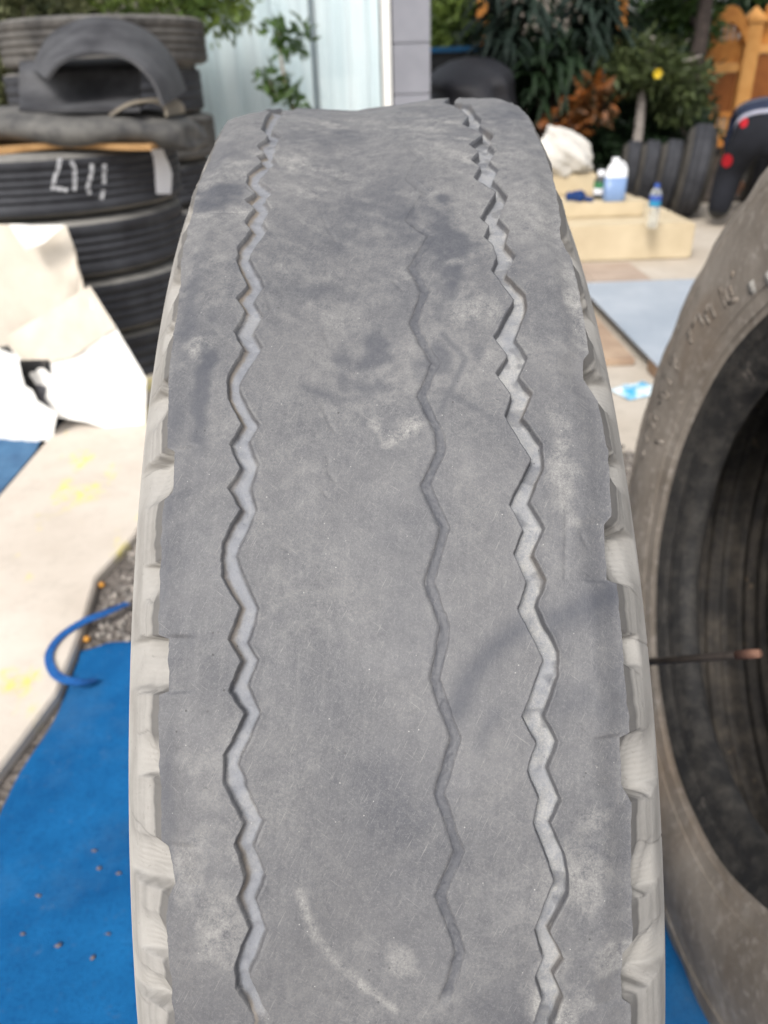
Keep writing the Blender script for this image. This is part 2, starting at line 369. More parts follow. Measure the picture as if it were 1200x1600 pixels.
# crisp value noise on the unrolled tread
def vnoise(x, y, cell, seed):
    g = np.random.default_rng(seed).normal(size=(97, 97)); g[96] = g[0]; g[:, 96] = g[:, 0]; u = x/cell; v = y/cell
    i = np.floor(u).astype(int); j = np.floor(v).astype(int); fu = u-i; fv = v-j; fu = fu*fu*(3-2*fu); fv = fv*fv*(3-2*fv)
    i %= 96; j %= 96
    return (g[i, j]*(1-fu)+g[i+1, j]*fu)*(1-fv)+(g[i, j+1]*(1-fu)+g[i+1, j+1]*fu)*fv
# ------------------------------------------------------------------ the big worn tyre
def tr(org, sc, pts): return [(org[0]+a/sc, org[1]+b/sc) for a, b in pts]
A1, A2, A3, A4, A5, A6 = ((180, 130), 2.727), ((560, 130), 2.727), ((180, 540), 2.727), ((600, 540), 2.609), ((180, 980), 2.58), ((600, 980), 2.58)
GL_L = tr(*A1, [(660, 112), (620, 185), (650, 212), (600, 255), (635, 285), (595, 297), (625, 325), (560, 375), (555, 410), (600, 455), (550, 490), (592, 522), (550, 575), (575, 610), (515, 700), (515, 760), (560, 850), (510, 910), (552, 960), (500, 1050), (540, 1118)]) + \
       tr(*A3, [(480, 120), (475, 220), (535, 330), (480, 415), (530, 515), (475, 600), (525, 690), (450, 830), (445, 980), (525, 1110)]) + \
       tr(*A5, [(445, 50), (500, 140), (445, 260), (515, 350), (430, 520), (432, 640), (510, 800), (475, 880), (520, 1010), (490, 1090), (535, 1215), (480, 1360), (485, 1460), (545, 1565), (560, 1600)])
GL_R = tr(*A1, [(735, 112), (690, 150), (665, 190), (715, 207), (685, 240), (702, 265), (672, 290), (690, 320), (610, 395), (680, 445), (640, 490), (665, 525), (630, 575), (652, 605), (570, 730), (638, 850), (595, 920), (632, 980), (590, 1050), (632, 1115)]) + \
       tr(*A3, [(530, 150), (530, 180), (612, 330), (575, 400), (612, 500), (580, 600), (605, 690), (515, 890), (610, 1120)]) + \
       tr(*A5, [(535, 60), (575, 130), (535, 240), (583, 350), (495, 560), (595, 790), (560, 890), (607, 1010), (570, 1110), (615, 1230), (545, 1410), (612, 1560), (625, 1600)])
GR_L = tr(*A2, [(430, 100), (470, 135), (445, 170), (505, 200), (530, 215), (470, 265), (512, 295), (478, 325), (522, 350), (490, 390), (585, 460), (520, 570), (557, 605), (535, 655), (575, 690), (590, 740), (565, 800), (660, 930), (575, 1080)]) + \
       tr(*A4, [(500, 40), (455, 110), (520, 200), (490, 285), (600, 460), (510, 645), (570, 745), (525, 845), (585, 960), (545, 1070)]) + \
       tr(*A6, [(645, 130), (555, 360), (612, 470), (575, 580), (622, 690), (600, 790), (685, 1020), (600, 1215), (640, 1330), (605, 1410), (637, 1500), (605, 1600)])
GR_R = tr(*A2, [(485, 90), (500, 120), (530, 150), (520, 170), (580, 205), (562, 255), (590, 290), (562, 325), (602, 365), (575, 405), (640, 480), (600, 570), (650, 620), (630, 680), (675, 730), (632, 820), (715, 900), (720, 970), (672, 1090)]) + \
       tr(*A4, [(590, 45), (555, 125), (612, 190), (570, 290), (648, 395), (658, 490), (600, 635), (662, 740), (615, 850), (670, 950), (635, 1060)]) + \
       tr(*A6, [(665, 0), (712, 100), (712, 200), (655, 360), (710, 465), (665, 570), (720, 700), (675, 790), (745, 950), (750, 1080), (670, 1225), (728, 1340), (690, 1400), (728, 1500), (690, 1600)])
GM = tr(*A2, [(225, 190), (210, 250), (270, 310), (215, 400), (290, 460), (215, 570), (310, 640), (230, 770), (285, 870), (235, 1010), (280, 1100)]) + \
     tr(*A4, [(215, 60), (150, 200), (230, 360), (235, 420), (170, 560), (250, 740), (185, 960)]) + \
     tr(*A6, [(250, 0), (205, 210), (290, 450), (225, 680), (305, 910), (230, 1100), (312, 1320), (240, 1540), (250, 1600)])
ED_L = [(392, 168), (356, 181), (338, 207), (325, 236), (308, 277), (299, 317), (290, 350), (279, 401), (277, 460), (266, 526), (259, 580), (257, 650), (256, 692), (268, 698), (267, 745), (264, 762), (250, 773), (246, 826), (243, 991), (259, 997), (259, 1081), (243, 1087), (244, 1212), (247, 1321), (259, 1329), (270, 1387), (259, 1410), (256, 1445), (261, 1523), (267, 1600)]
ED_R = [(770, 148), (800, 153), (830, 185), (850, 229), (864, 269), (877, 335), (877, 365), (895, 401), (905, 445), (914, 497), (922, 545), (914, 555), (914, 586), (937, 620), (953, 701), (958, 804), (947, 816), (951, 904), (968, 910), (976, 1000), (982, 1077), (988, 1147), (972, 1154), (974, 1228), (990, 1259), (991, 1368), (992, 1480), (976, 1499), (976, 1569), (988, 1577), (990, 1600)]
PH_LO, PH_HI = math.radians(-4), math.radians(84)
NR = 1250
phd = np.linspace(PH_LO, PH_HI, NR)
phi = np.concatenate([phd, np.linspace(PH_HI, PH_LO+2*pi, 240)[1:-1]])
def curve(pts, amp=.004, per=.075):          # pixel trace -> lateral position for every row; carried on as the same kind of zigzag round the back
    q = np.array([cyl(*p) for p in pts]); a = np.maximum.accumulate(q[:, 0]+np.arange(len(q))*1e-6); x = q[:, 1]
    zig = lambda t: amp*(np.abs(((t/per) % 2)-1)*2-1)
    y = np.interp(phi, a, x)
    out = np.where(phi > a[-1], x[-1]+zig(phi-a[-1])-zig(0), np.where(phi < a[0], x[0]+zig(a[0]-phi)-zig(0), y))
    # close smoothly after one turn
    tail = (phi > 5.4); blend = np.clip((phi-5.4)/.7, 0, 1); return out*(1-blend*tail)+blend*tail*x[0]
mir = lambda a: a
b_eL = curve(ED_L, 0); b_eR = curve(ED_R, 0)
# the traced shoulder edge is flatter and rounder right at the top of the tyre
b = [b_eL, curve(GL_L), curve(GL_R), curve(GM, .004)-.0022, curve(GM, .004)+.0022, curve(GR_L), curve(GR_R), b_eR]
jt = phi*R
for i in range(8): b[i] = b[i]+(.00030*vnoise(jt, jt*0, .0045, 80+i)+.00012*vnoise(jt, jt*0, .0017, 90+i))*(.6 if i in (3, 4) else .55 if i > 4 else .8)
b_eL, b_eR = b[0], b[7]
for i in range(1, 8): b[i] = np.maximum(b[i], b[i-1]+.0012)
sm = lambda a, lo, hi: (lambda t: t*t*(3-2*t))(np.clip((a-lo)/(hi-lo), 0, 1))
counts = [34, 18, 66, 12, 28, 18, 28]
cols, seg_of, tt = [], [], []
for sgi, c in enumerate(counts):
    if sgi in (1, 3, 5):
        t = np.unique(np.concatenate([np.linspace(0, .32, 8), np.linspace(.32, .68, c-14 if c > 16 else 4), np.linspace(.68, 1, 8)]))
    else:
        t = np.unique(np.concatenate([np.linspace(0, .06, 4), np.linspace(.06, .94, c), np.linspace(.94, 1, 4)]))
    last = sgi == 6
    for q in (t if last else t[:-1]):
        cols.append(b[sgi]*(1-q)+b[sgi+1]*q); seg_of.append(sgi); tt.append(q)
X = np.stack(cols, 1); SEG = np.array(seg_of)[None, :]+0*X.astype(int); T = np.array(tt)[None, :]+0*X
PH = phi[:, None]+0*X; AR = PH*R
H = -.0045*np.exp(-((X+.012)/.034)**2) - .0016*sm(-X, .02, .08)              # worn hollow crown, left side worn lower
H += -.0030*sm(np.abs(X-np.where(X < 0, b_eL[:, None], b_eR[:, None])), .013, 0)
H += .0008*vnoise(AR, X, .055, 1)+.00028*vnoise(AR, X, .021, 2)+.00006*vnoise(AR, X, .0065, 3)+.00003*vnoise(AR, X, .0026, 4)
top = sm(PH, .62, .12)
H += top*(.0008*vnoise(AR, X, .028, 8)+.00018*vnoise(AR, X, .011, 9))          # lumpier where it was buffed by hand, near the top
iL, iM, iR = SEG == 1, SEG == 3, SEG == 5
fadeL = 1-sm(PH, cyl(415, 1560)[0], cyl(415, 1596)[0])*(PH < 1.6)
dL = .0034*np.clip(np.sin(pi*np.clip(T, 0, 1)**.85), 0, 1)**.36*fadeL*(1+.15*vnoise(AR, X*0, .02, 5))
H -= np.where(iL, dL-(.00022*vnoise(AR, X, .004, 13)+.00012*vnoise(AR, X, .0017, 14))*np.sin(pi*T), 0)
wall = sm(T, 0, .10)*sm(T, 1, .88)
ledge = .0009*(T > .84)*sm(T, .98, .88)
fl = .0045+.0008*vnoise(AR, X, .015, 6)+.0005*vnoise(AR, X, .006, 7)
H -= np.where(iR, fl*wall-ledge, 0)
fadeM = (1-.75*sm(PH, .55, .25))*(1-sm(PH, cyl(700, 1555)[0], cyl(700, 1582)[0])*(PH < 1.6))
dM = .0011*np.sin(pi*T)**.5*fadeM
H -= np.where(iM, dM-.00018*np.abs(vnoise(AR, X, .0016, 12))*np.sin(pi*T)*fadeM, 0)
# a lip of raised, curled rubber along the groove edges
for e_, s_ in ((b[1], -1), (b[2], 1), (b[5], -1), (b[6], 1)):
    d_ = (X-e_[:, None])*s_
    H += np.where((d_ > -1e-6) & (d_ < .003), .00025*np.exp(-d_/.0010)*(1+.8*vnoise(AR, X*0, .006, 21)), 0)
# short cracks, scuffs and shallow old zigzag sipes (paths traced on the unrolled tread)
def pathdist(pts):
    q = np.array([cyl(*p) for p in pts]); q[:, 0] *= R; D = np.full(X.shape, 9.0)
    for p0, p1 in zip(q[:-1], q[1:]):
        d = p1-p0; L2 = d@d+1e-12
        u = np.clip(((AR-p0[0])*d[0]+(X-p0[1])*d[1])/L2, 0, 1)
        D = np.minimum(D, np.hypot(AR-p0[0]-u*d[0], X-p0[1]-u*d[1]))
    return D
cracks = [tr(*A1, [(960, 290), (975, 350), (920, 410)]), tr(*A1, [(885, 545), (905, 595), (940, 645)]), tr(*A1, [(890, 1040), (910, 1100)]), tr(*A3, [(880, 235), (905, 300), (932, 350)]),
          tr(*A3, [(905, 450), (908, 530), (935, 565)]), tr(*A3, [(880, 605), (905, 635)]), tr(*A3, [(705, 850), (745, 875)]), tr(*A5, [(845, 1495), (900, 1545)]), tr(*A6, [(595, 1050), (588, 1125)]),
          tr(*A4, [(805, 765), (835, 820)]), tr(*A4, [(745, 600), (742, 950)]), tr(*A2, [(150, 820), (190, 865)]), tr(*A1, [(630, 860), (665, 960)]), tr(*A1, [(560, 500), (600, 460), (560, 430)]), tr(*A1, [(360, 545), (560, 540)])]
for c in cracks:
    H -= .0006*np.exp(-(pathdist(c)/.0006)**2)
# colour masks on the rubber: dust with a painted lighter top, fresh rub marks with painted wall shade, groove floors
dust_sheen = np.clip(.16+.12*vnoise(AR, X, .045, 31)+.05*vnoise(AR, X, .014, 32)+.38*sm(PH, .75, .2), 0, 1)*.6  # last term paints the tread's lighter, sky-lit top into the mask
def patch(px, py, rx, ry, rot=0):
    a0, x0 = cyl(px, py); a1, _ = cyl(px, py+ry*.5); _, x1 = cyl(px+rx*.5, py)
    la = abs(a1-a0)*2*R; lx = abs(x1-x0)*2
    ca, sa = math.cos(rot), math.sin(rot); da = (AR-a0*R)/max(la, .004); dx = (X-x0)/lx
    u = ca*da+sa*dx; v = -sa*da+ca*dx
    rr = np.hypot(u, v)+.32*vnoise(AR, X, .009, int(px))+.16*vnoise(AR, X, .004, int(py))
    return sm(rr, 1.35, .15)
for (x_, y_, rx, ry, a_) in [(625, 1515, 30, 32, .5), (310, 540, 40, 22, .6), (350, 1440, 45, 90, .45), (330, 1200, 60, 90, .3), (878, 700, 24, 100, .55), (905, 480, 22, 80, .7),
        (860, 1560, 50, 60, .8), (905, 1370, 60, 90, .5), (470, 240, 45, 25, .6), (345, 265, 60, 30, .5), (690, 230, 50, 40, .5), (715, 390, 55, 40, .5), (735, 480, 45, 30, .55), (290, 1360, 35, 60, .4),
        (370, 330, 70, 50, .35), (850, 300, 45, 60, .35), (760, 560, 35, 40, .45), (575, 230, 90, 30, .3), (960, 1500, 40, 30, .6), (450, 190, 90, 25, .35), (395, 800, 30, 60, .35), (740, 800, 50, 120, .18)]:
    dust_sheen = np.maximum(dust_sheen, a_*patch(x_, y_, rx, ry))
dark = np.zeros_like(X)
for (x_, y_, rx, ry, a_) in [(575, 560, 50, 55, .55), (700, 380, 40, 75, .65), (690, 560, 45, 30, .5), (316, 590, 14, 130, .7), (560, 330, 60, 40, .3), (620, 320, 45, 70, .35), (930, 1090, 60, 40, .35),
        (255, 1300, 16, 200, .35), (480, 445, 60, 14, .35), (335, 300, 50, 25, .5), (500, 210, 70, 14, .35), (790, 180, 45, 14, .35), (300, 450, 22, 90, .4), (255, 800, 12, 250, .3), (640, 900, 60, 160, .15)]:
    dark = np.maximum(dark, min(1.0, 1.6*a_)*patch(x_, y_, rx, ry))
for pts, wd, a_ in [([(835, 965), (770, 1015), (735, 1060), (715, 1110)], .0048, .92), ([(868, 968), (920, 945), (966, 925)], .0050, .95), ([(860, 985), (930, 962)], .0035, .6), ([(880, 1090), (960, 1110)], .005, .35), ([(775, 1115), (760, 1140), (748, 1170)], .0028, .5), ([(690, 520), (728, 560), (688, 640)], .0015, .65), ([(695, 610), (765, 650)], .0018, .45),
                    ([(475, 600), (530, 618), (575, 612)], .0022, .5), ([(640, 450), (600, 540)], .005, .4), ([(480, 450), (560, 455), (620, 440)], .003, .35)]:
    dark = np.maximum(dark, a_*np.exp(-(pathdist(pts)/wd)**2))
rot_ = lambda a: (AR*math.cos(a)+X*math.sin(a), -AR*math.sin(a)+X*math.cos(a))
u1, v1 = rot_(.9); u2, v2 = rot_(-1.0)
dust_sheen = np.clip(dust_sheen+.24*sm(PH, .8, .2)*np.clip(vnoise(u1*.16, v1, .0045, 45), 0, 1.5)*np.clip(.5+vnoise(u1, v1, .03, 55), 0, 1)+.07*np.clip(vnoise(u2*.15, v2, .006, 46), 0, 1.2), 0, 1)
dark = np.clip(dark+.30*sm(PH, 1.1, .2)*np.clip(vnoise(u2*.18, v2, .006, 47)-.35, 0, 1)*np.clip(.5+vnoise(u2, v2, .035, 56), 0, 1)+.08*np.clip(vnoise(u1*.15, v1, .008, 48)-.4, 0, 1), 0, .9)
for pts, wd, a_ in [([(585, 655), (600, 688)], .0035, .6), ([(598, 692), (625, 676), (652, 664)], .0042, .75), ([(500, 215), (455, 245), (420, 262)], .0035, .4), ([(465, 285), (430, 310)], .0035, .35), ([(330, 260), (375, 252)], .003, .45)]:
    dust_sheen = np.maximum(dust_sheen, a_*np.exp(-(pathdist(pts)/(wd*(1+.45*vnoise(AR, X, .006, 77))))**2))
lscr = .6*np.exp(-(pathdist(tr(*A5, [(740, 1080), (800, 1260), (900, 1390), (1010, 1490), (1130, 1570)]))/.0022)**2)
dust_sheen = np.maximum(dust_sheen, lscr)
floor = np.where(iL, sm(np.sin(pi*T), .35, .8)*.95*fadeL, 0)+np.where(iR, sm(T, .08, .15)*sm(T, .92, .85), 0)
dust_sheen = np.where(iR, .80*sm(T, .08, .15)*sm(T, .92, .85)*np.clip(.9+.35*vnoise(AR, X, .010, 41), .35, 1), dust_sheen)
dust_sheen = np.where(iL, dust_sheen*.4+.30*np.clip(vnoise(AR, X, .008, 42)+.3*vnoise(AR, X, .003, 44), 0, 1), dust_sheen)
dirt = np.where(iL, sm(T, .02, .10)*sm(T, .36, .16)*np.clip(.35+.7*vnoise(AR, X*0, .016, 49), 0, 1), 0)+np.where(iR, .35*sm(T, .7, .9)*np.clip(vnoise(AR, X*0, .012, 50), 0, 1), 0)
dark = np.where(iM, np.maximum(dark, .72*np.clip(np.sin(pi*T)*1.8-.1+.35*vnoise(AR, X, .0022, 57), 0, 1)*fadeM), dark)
for e_, s_ in ((b[1], -1), (b[2], 1), (b[5], -1), (b[6], 1)):
    dark = np.maximum(dark, .0)
dark = np.where(iL, np.maximum(dark, .30*sm(T, .0, .05)*sm(T, .20, .10)*np.clip(.6+.6*vnoise(AR, X*0, .012, 43), 0, 1)), dark)  # shading along the left groove's left wall, painted into the dark mask
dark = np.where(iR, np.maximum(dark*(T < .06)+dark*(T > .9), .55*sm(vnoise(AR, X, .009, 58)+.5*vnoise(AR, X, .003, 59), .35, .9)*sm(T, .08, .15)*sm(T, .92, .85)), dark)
RAD = R+H

# shoulder: from the tread edge out and down, with gouged scallops
def shoulder(side, edge, notches):
    n = 26; t = np.linspace(0, 1, n)[None, :]; ph = phi[:, None]
    e0 = np.abs(edge)[:, None]; r0 = RAD[:, -1 if side > 0 else 0][:, None]
    # control path: edge -> chamfer -> outer face -> lip
    # the rounder shoulder near the top of the tyre is part of the casing there, so the outer points do not move
    P = [(e0, r0), (e0+.0044, r0-.0056), (np.full_like(e0, .1045), np.full_like(e0, R-.0195)), (np.full_like(e0, .1120), np.full_like(e0, R-.033)), (np.full_like(e0, .1160), np.full_like(e0, R-.052))]
    kn = np.array([0, .10, .58, .80, 1.0])
    lat = np.zeros((len(phi), n)); rad = np.zeros_like(lat)
    for i in range(4):
        m_ = ((t >= kn[i]) & (t <= kn[i+1])); q = np.clip((t-kn[i])/(kn[i+1]-kn[i]), 0, 1)
        lat = np.where(m_, P[i][0]*(1-q)+P[i+1][0]*q, lat); rad = np.where(m_, P[i][1]*(1-q)+P[i+1][1]*q, rad)
    notch = np.zeros_like(lat); inside = np.zeros_like(lat)
    for (y0, y1, d, reach) in notches:
        xp = 250 if side < 0 else 975
        a0, a1 = cyl(xp, y0)[0], cyl(xp, y1)[0]
        jj = .0018*vnoise(t*.05+0*ph, ph*0+y0*.001, .008, int(y0))
        u = (ph-a0+jj)/(a1-a0)
        u = 1-u if y0 > 1100 else u
        both = .55*sm(u, 1.0, .86) if 980 < y0 < 1000 else 0
        prof = np.maximum(sm(u, -.015, .07)*(1-np.clip(u, 0, 1))**.75, both*sm(u, -.015, .07))
        reach = min(reach, .80); wt = sm(t, -.12, .18)*sm(t, reach, reach*.50)
        notch = np.maximum(notch, d*prof*wt*(1.9 if side > 0 else 1.6)); inside = np.maximum(inside, sm(u, 0, .05)*sm(u, 1, .6)*sm(t, reach+.02, reach-.1)*(d > .002))
    slit = np.zeros_like(lat)
    for (y0, y1, d, reach) in notches:
        for yy, rc in ((y0, .93), (y1, .86), ((y0*.35+y1*.65), .0)):
            if rc == 0: continue
            g_ = np.random.default_rng(int(yy*7)); rc = rc*g_.uniform(.55, 1.0); sl_ = g_.uniform(-.022, .022)
            if g_.random() < .3: continue
            a0 = cyl(250 if side < 0 else 975, yy)[0]; slit = np.maximum(slit, np.exp(-((ph-a0+sl_*(t-.2)+.0012*vnoise(t*.05+0*ph, ph*0+yy*.001, .006, int(yy)+3))/.0009)**2)*sm(t, .10, .16)*sm(t, rc, rc-.12))
    # knife ridges inside the gouges, buffing lines outside
    arc = ph*R
    rid = .00014*np.sin(arc/.00040+9*t*t+1.2*vnoise(arc, t*.05, .006, 51))*sm(notch, .0008, .003)
    buf = .00013*(t < .8)*vnoise(arc*.03, t*.05, .0011, 52)*(t > .08)
    wob = .00025*vnoise(arc, t*.04, .015, 53)*(t > .05)*(t < .75)
    lat = lat-notch*.80+rid+buf+wob-.0006*slit; rad = rad-notch*.62+rid*.4
    bright = np.clip(inside*.25+sm(t, .70, .80)*.9, 0, 1)
    dk = np.clip((1-inside)*sm(t, .06, .1)*sm(t, .72, .55)*(.12+.14*vnoise(arc*.03, t*.05, .0016, 54)), 0, 1)+.95*sm(t, .115, .095)*(1-inside)
    return lat*side, rad, bright, np.clip(np.maximum(dk, .55*slit), 0, 1)
nl = [(300, 345, .003, .6), (395, 450, .004, .7), (480, 520, .003, .55), (575, 640, .0045, .8), (694, 770, .0050, .85), (868, 935, .0036, .55), (992, 1085, .0052, .85), (1150, 1222, .0034, .55), (1324, 1408, .0050, .85), (1450, 1525, .0034, .6), (1555, 1610, .005, .8)]
nr = [(240, 290, .003, .6), (342, 402, .0045, .7), (440, 520, .0040, .75), (553, 622, .0052, .85), (688, 748, .0045, .75), (814, 906, .0055, .85), (988, 1045, .0036, .62), (1150, 1258, .0055, .85), (1335, 1425, .0028, .7), (1490, 1577, .0055, .85)]
for a in range(12):      # the same gouges carried on round the hidden back
    pass
latL, radL, brL, dkL = shoulder(-1, b_eL, nl); latR, radR, brR, dkR = shoulder(1, b_eR, nr)
def ring(name, LAT, RADS, mt, paint=None, parent=None, flip=False):
    P = np.stack([LAT, -np.sin(phi)[:, None]*RADS, np.cos(phi)[:, None]*RADS+ZC-RUG], -1)
    if flip: P = P[:, ::-1]
    o = grid_mesh(name, P, mt, parent, close_n=True)
    if paint is not None:
        if flip: paint = [p[:, ::-1] for p in paint]
        u_ = o.data.attributes.new('uvw', 'FLOAT_VECTOR', 'POINT'); uv_ = np.stack([phi[:, None]*R+0*LAT, LAT, 0*LAT], -1); uv_ = uv_[:, ::-1] if flip else uv_
        u_.data.foreach_set('vector', uv_.reshape(-1).astype(np.float32))
        a = o.data.color_attributes.new('paint', 'FLOAT_COLOR', 'POINT')
        c = np.stack(list(paint)+([np.ones_like(paint[0])] if len(paint) < 4 else []), -1).reshape(-1).astype(np.float32); a.data.foreach_set('color', c)
    return o
TYRE = empty('worn_truck_tyre', (0, 0, RUG))
tag(TYRE, 'bald grey truck tyre with zigzag grooves standing upright on the blue rug', 'tyre')
ring('tread', X, RAD, M_TREAD, [dust_sheen, dark, np.clip(floor, 0, 1), dirt], TYRE)
z0 = np.zeros_like(latL)
ring('shoulder', latL[:, ::-1], radL[:, ::-1], M_SHOULDER, [z0, dkL[:, ::-1], brL[:, ::-1]], TYRE)['label'] = 'pale gouged shoulder beside the concrete path'
ring('shoulder', latR, radR, M_SHOULDER, [z0, dkR, brR], TYRE)['label'] = 'pale gouged shoulder beside the other tyre'
SW = [(.1162, R-.051), (.1215, R-.072), (.1270, R-.105), (.1280, R-.135), (.1230, R-.170), (.1110, R-.205), (.0960, R-.232), (.0900, R-.250), (.086, R-.262), (.076, R-.266), (.066, R-.262), (.064, R-.250)]
LN = [(.066, R-.248), (.075, R-.225), (.098, R-.160), (.102, R-.120), (.095, R-.070), (.078, R-.036), (.05, R-.028), (0, R-.026)]
for s_ in (-1, 1):
    o = lathe('sidewall', [(a*s_, r_) for a, r_ in SW], 160, M_SIDE, TYRE); o.location = (0, 0, ZC-RUG)
o = lathe('inner_liner', [(-a, r_) for a, r_ in LN]+[(a, r_) for a, r_ in LN[-2::-1]], 120, M_INNER, TYRE); o.location = (0, 0, ZC-RUG)

def PT(px, py, Y0, kk):                      # pixel ray on a plane leaning back: Y = Y0 + kk*z
    d = ray(px, py); t = (Y0+kk*CP[2]-CP[1])/(d[1]-kk*d[2]); return CP+t*d
def vcyl(px, py, cx, cy, rad):               # pixel ray on an upright cylinder
    d = ray(px, py); ox, oy = CP[0]-cx, CP[1]-cy
    a = d[0]**2+d[1]**2; bq = ox*d[0]+oy*d[1]; c = ox*ox+oy*oy-rad*rad
    t = (-bq-math.sqrt(max(bq*bq-a*c, 0)))/a; return CP+t*d
def polyboard(name, pts, th, mt, parent=None, wob=.004):      # thin board from a 3-D outline
    pts = np.array(pts); c = pts.mean(0); nrm = np.zeros(3)
    for i in range(len(pts)): nrm += np.cross(pts[i]-c, pts[(i+1) % len(pts)]-c)
    nrm /= np.linalg.norm(nrm)
    bm = bmesh.new(); fr = [bm.verts.new(p) for p in pts]; bk = [bm.verts.new(p-nrm*th) for p in pts]
    m = len(pts)
    f1 = bm.faces.new(fr); f2 = bm.faces.new(bk[::-1])
    for i in range(m): bm.faces.new((fr[i], bk[i], bk[(i+1) % m], fr[(i+1) % m]))
    bmesh.ops.triangulate(bm, faces=[f1, f2]); bmesh.ops.subdivide_edges(bm, edges=list(bm.edges), cuts=4, use_grid_fill=True)
    for v in bm.verts:
        v.co += Vector(nrm)*wob*(math.sin(v.co.x*19+v.co.z*13)+.6*abs(math.sin(v.co.x*31-v.co.z*23+1))+.3*math.sin(v.co.x*57+v.co.z*71))
    o = from_bm(name, bm, mt, parent, True, 0); o.data.set_sharp_from_angle(angle=math.radians(38)); return o
def loft(name, A, B, th, mt, parent=None, nb=6, bulge=0.0):   # curved rubber band between two edge paths
    A, B = np.array(A), np.array(B); n = len(A)
    P = np.stack([A*(1-u)+B*u for u in np.linspace(0, 1, nb)], 1)
    tn = np.gradient(P, axis=0); ac = np.gradient(P, axis=1); nr_ = np.cross(tn, ac); nr_ /= np.linalg.norm(nr_, axis=-1, keepdims=True)
    u = np.linspace(-1, 1, nb)
    P = P+nr_*(bulge*(1-u*u))[None, :, None]
    Q = P-nr_*th; loop = np.concatenate([P, Q[:, ::-1]], 1)
    o = grid_mesh(name, loop, mt, parent, close_m=True); me = o.data
    bm = bmesh.new(); bm.from_mesh(me); bm.verts.ensure_lookup_table(); m = 2*nb
    bm.faces.new([bm.verts[i] for i in range(m)]); bm.faces.new([bm.verts[(n-1)*m+i] for i in range(m)][::-1])
    bmesh.ops.recalc_face_normals(bm, faces=bm.faces); bm.to_mesh(me); bm.free()
    me.set_sharp_from_angle(angle=math.radians(50)); return o

# ------------------------------------------------------------------ the second tyre, standing beside
NB = empty('dusty_truck_tyre', (.472, .0515, RUG), (0, .112, -.037))
tag(NB, 'dusty brown truck tyre with open black centre standing beside the bald tyre', 'tyre')
RN = .540
swn = [(-.088, RN-.004), (-.100, RN-.010), (-.110, RN-.024), (-.117, RN-.046), (-.1185, RN-.052), (-.1175, RN-.056), (-.121, RN-.075), (-.128, RN-.105), (-.1305, RN-.130), (-.130, RN-.150),
       (-.1265, RN-.170), (-.1235, RN-.180), (-.1225, RN-.184), (-.1205, RN-.186), (-.1180, RN-.197), (-.1165, RN-.203), (-.1145, RN-.204), (-.112, RN-.212)]
bdn = [(-.112, RN-.2115), (-.110, RN-.216), (-.105, RN-.226), (-.1015, RN-.230), (-.099, RN-.240), (-.096, RN-.2455), (-.092, RN-.252), (-.084, RN-.258), (-.074, RN-.259), (-.066, RN-.254), (-.064, RN-.244)]
lnn = [(-.066, RN-.243), (-.080, RN-.215), (-.100, RN-.160), (-.104, RN-.120), (-.098, RN-.070), (-.080, RN-.038), (-.05, RN-.030), (0, RN-.028)]
trn = [(-.088, RN-.004), (-.070, RN), (-.055, RN), (-.052, RN-.008), (-.046, RN-.008), (-.043, RN+.001), (-.006, RN+.002), (-.003, RN-.006), (.003, RN-.006), (.006, RN+.002), (.043, RN+.001), (.046, RN-.008), (.052, RN-.008), (.055, RN), (.070, RN), (.088, RN-.004)]
wobn = lambda A, ax, rr: .0014*np.sin(A*5+ax*30)+.0009*np.sin(A*13+1)
dens = lambda pr, m=3: [tuple(q) for q in spline(pr, m)]
def wob_side(A, ax, rr):                     # gouged shoulder lugs near the outer edge
    g = np.clip(np.sin(A*27), -.2, 1)*np.exp(-((rr-(RN-.020))/.016)**2); return wobn(A, ax, rr)-.005*g*(rr > RN-.05)
for s_ in (1, -1):
    o = lathe('sidewall', [(a*s_, r_) for a, r_ in dens(swn)], 320, M_SIDE, NB, wob=wob_side); o.location.z = RN; NSW = o if s_ > 0 else NSW
    o = lathe('bead', [(a*s_, r_) for a, r_ in dens(bdn)], 220, M_BEAD, NB, wob=lambda A, ax, rr: .0012*np.sin(A*9)+.0007*np.sin(A*31+rr*200)); o.location.z = RN
ribs = []
for s_ in (-1, 1):
    q = dens([(a*s_*-1, r_) for a, r_ in lnn], 6)
    ribs.append(q if s_ > 0 else q)
ribs[1] = [(a+math.copysign(.0032, a)*math.sin(r_*2*pi/.034)*(r_ < RN-.055)*(r_ > RN-.225), r_) for a, r_ in dens([(a, r_) for a, r_ in lnn], 12)]
lin = ribs[1]+[(-a, r_) for a, r_ in ribs[1][-2::-1]]
o = lathe('inner_liner', lin, 200, M_INNER, NB, wob=lambda A, ax, rr: .0045*np.sign(np.sin(ax*260))*np.abs(np.sin(ax*260))**.4*np.exp(-(ax/.085)**2)+.0016*np.sin(A*7+ax*40)); o.location.z = RN
o = lathe('tread', trn, 240, M_OLDTREAD, NB, wob=wobn); o.location.z = RN
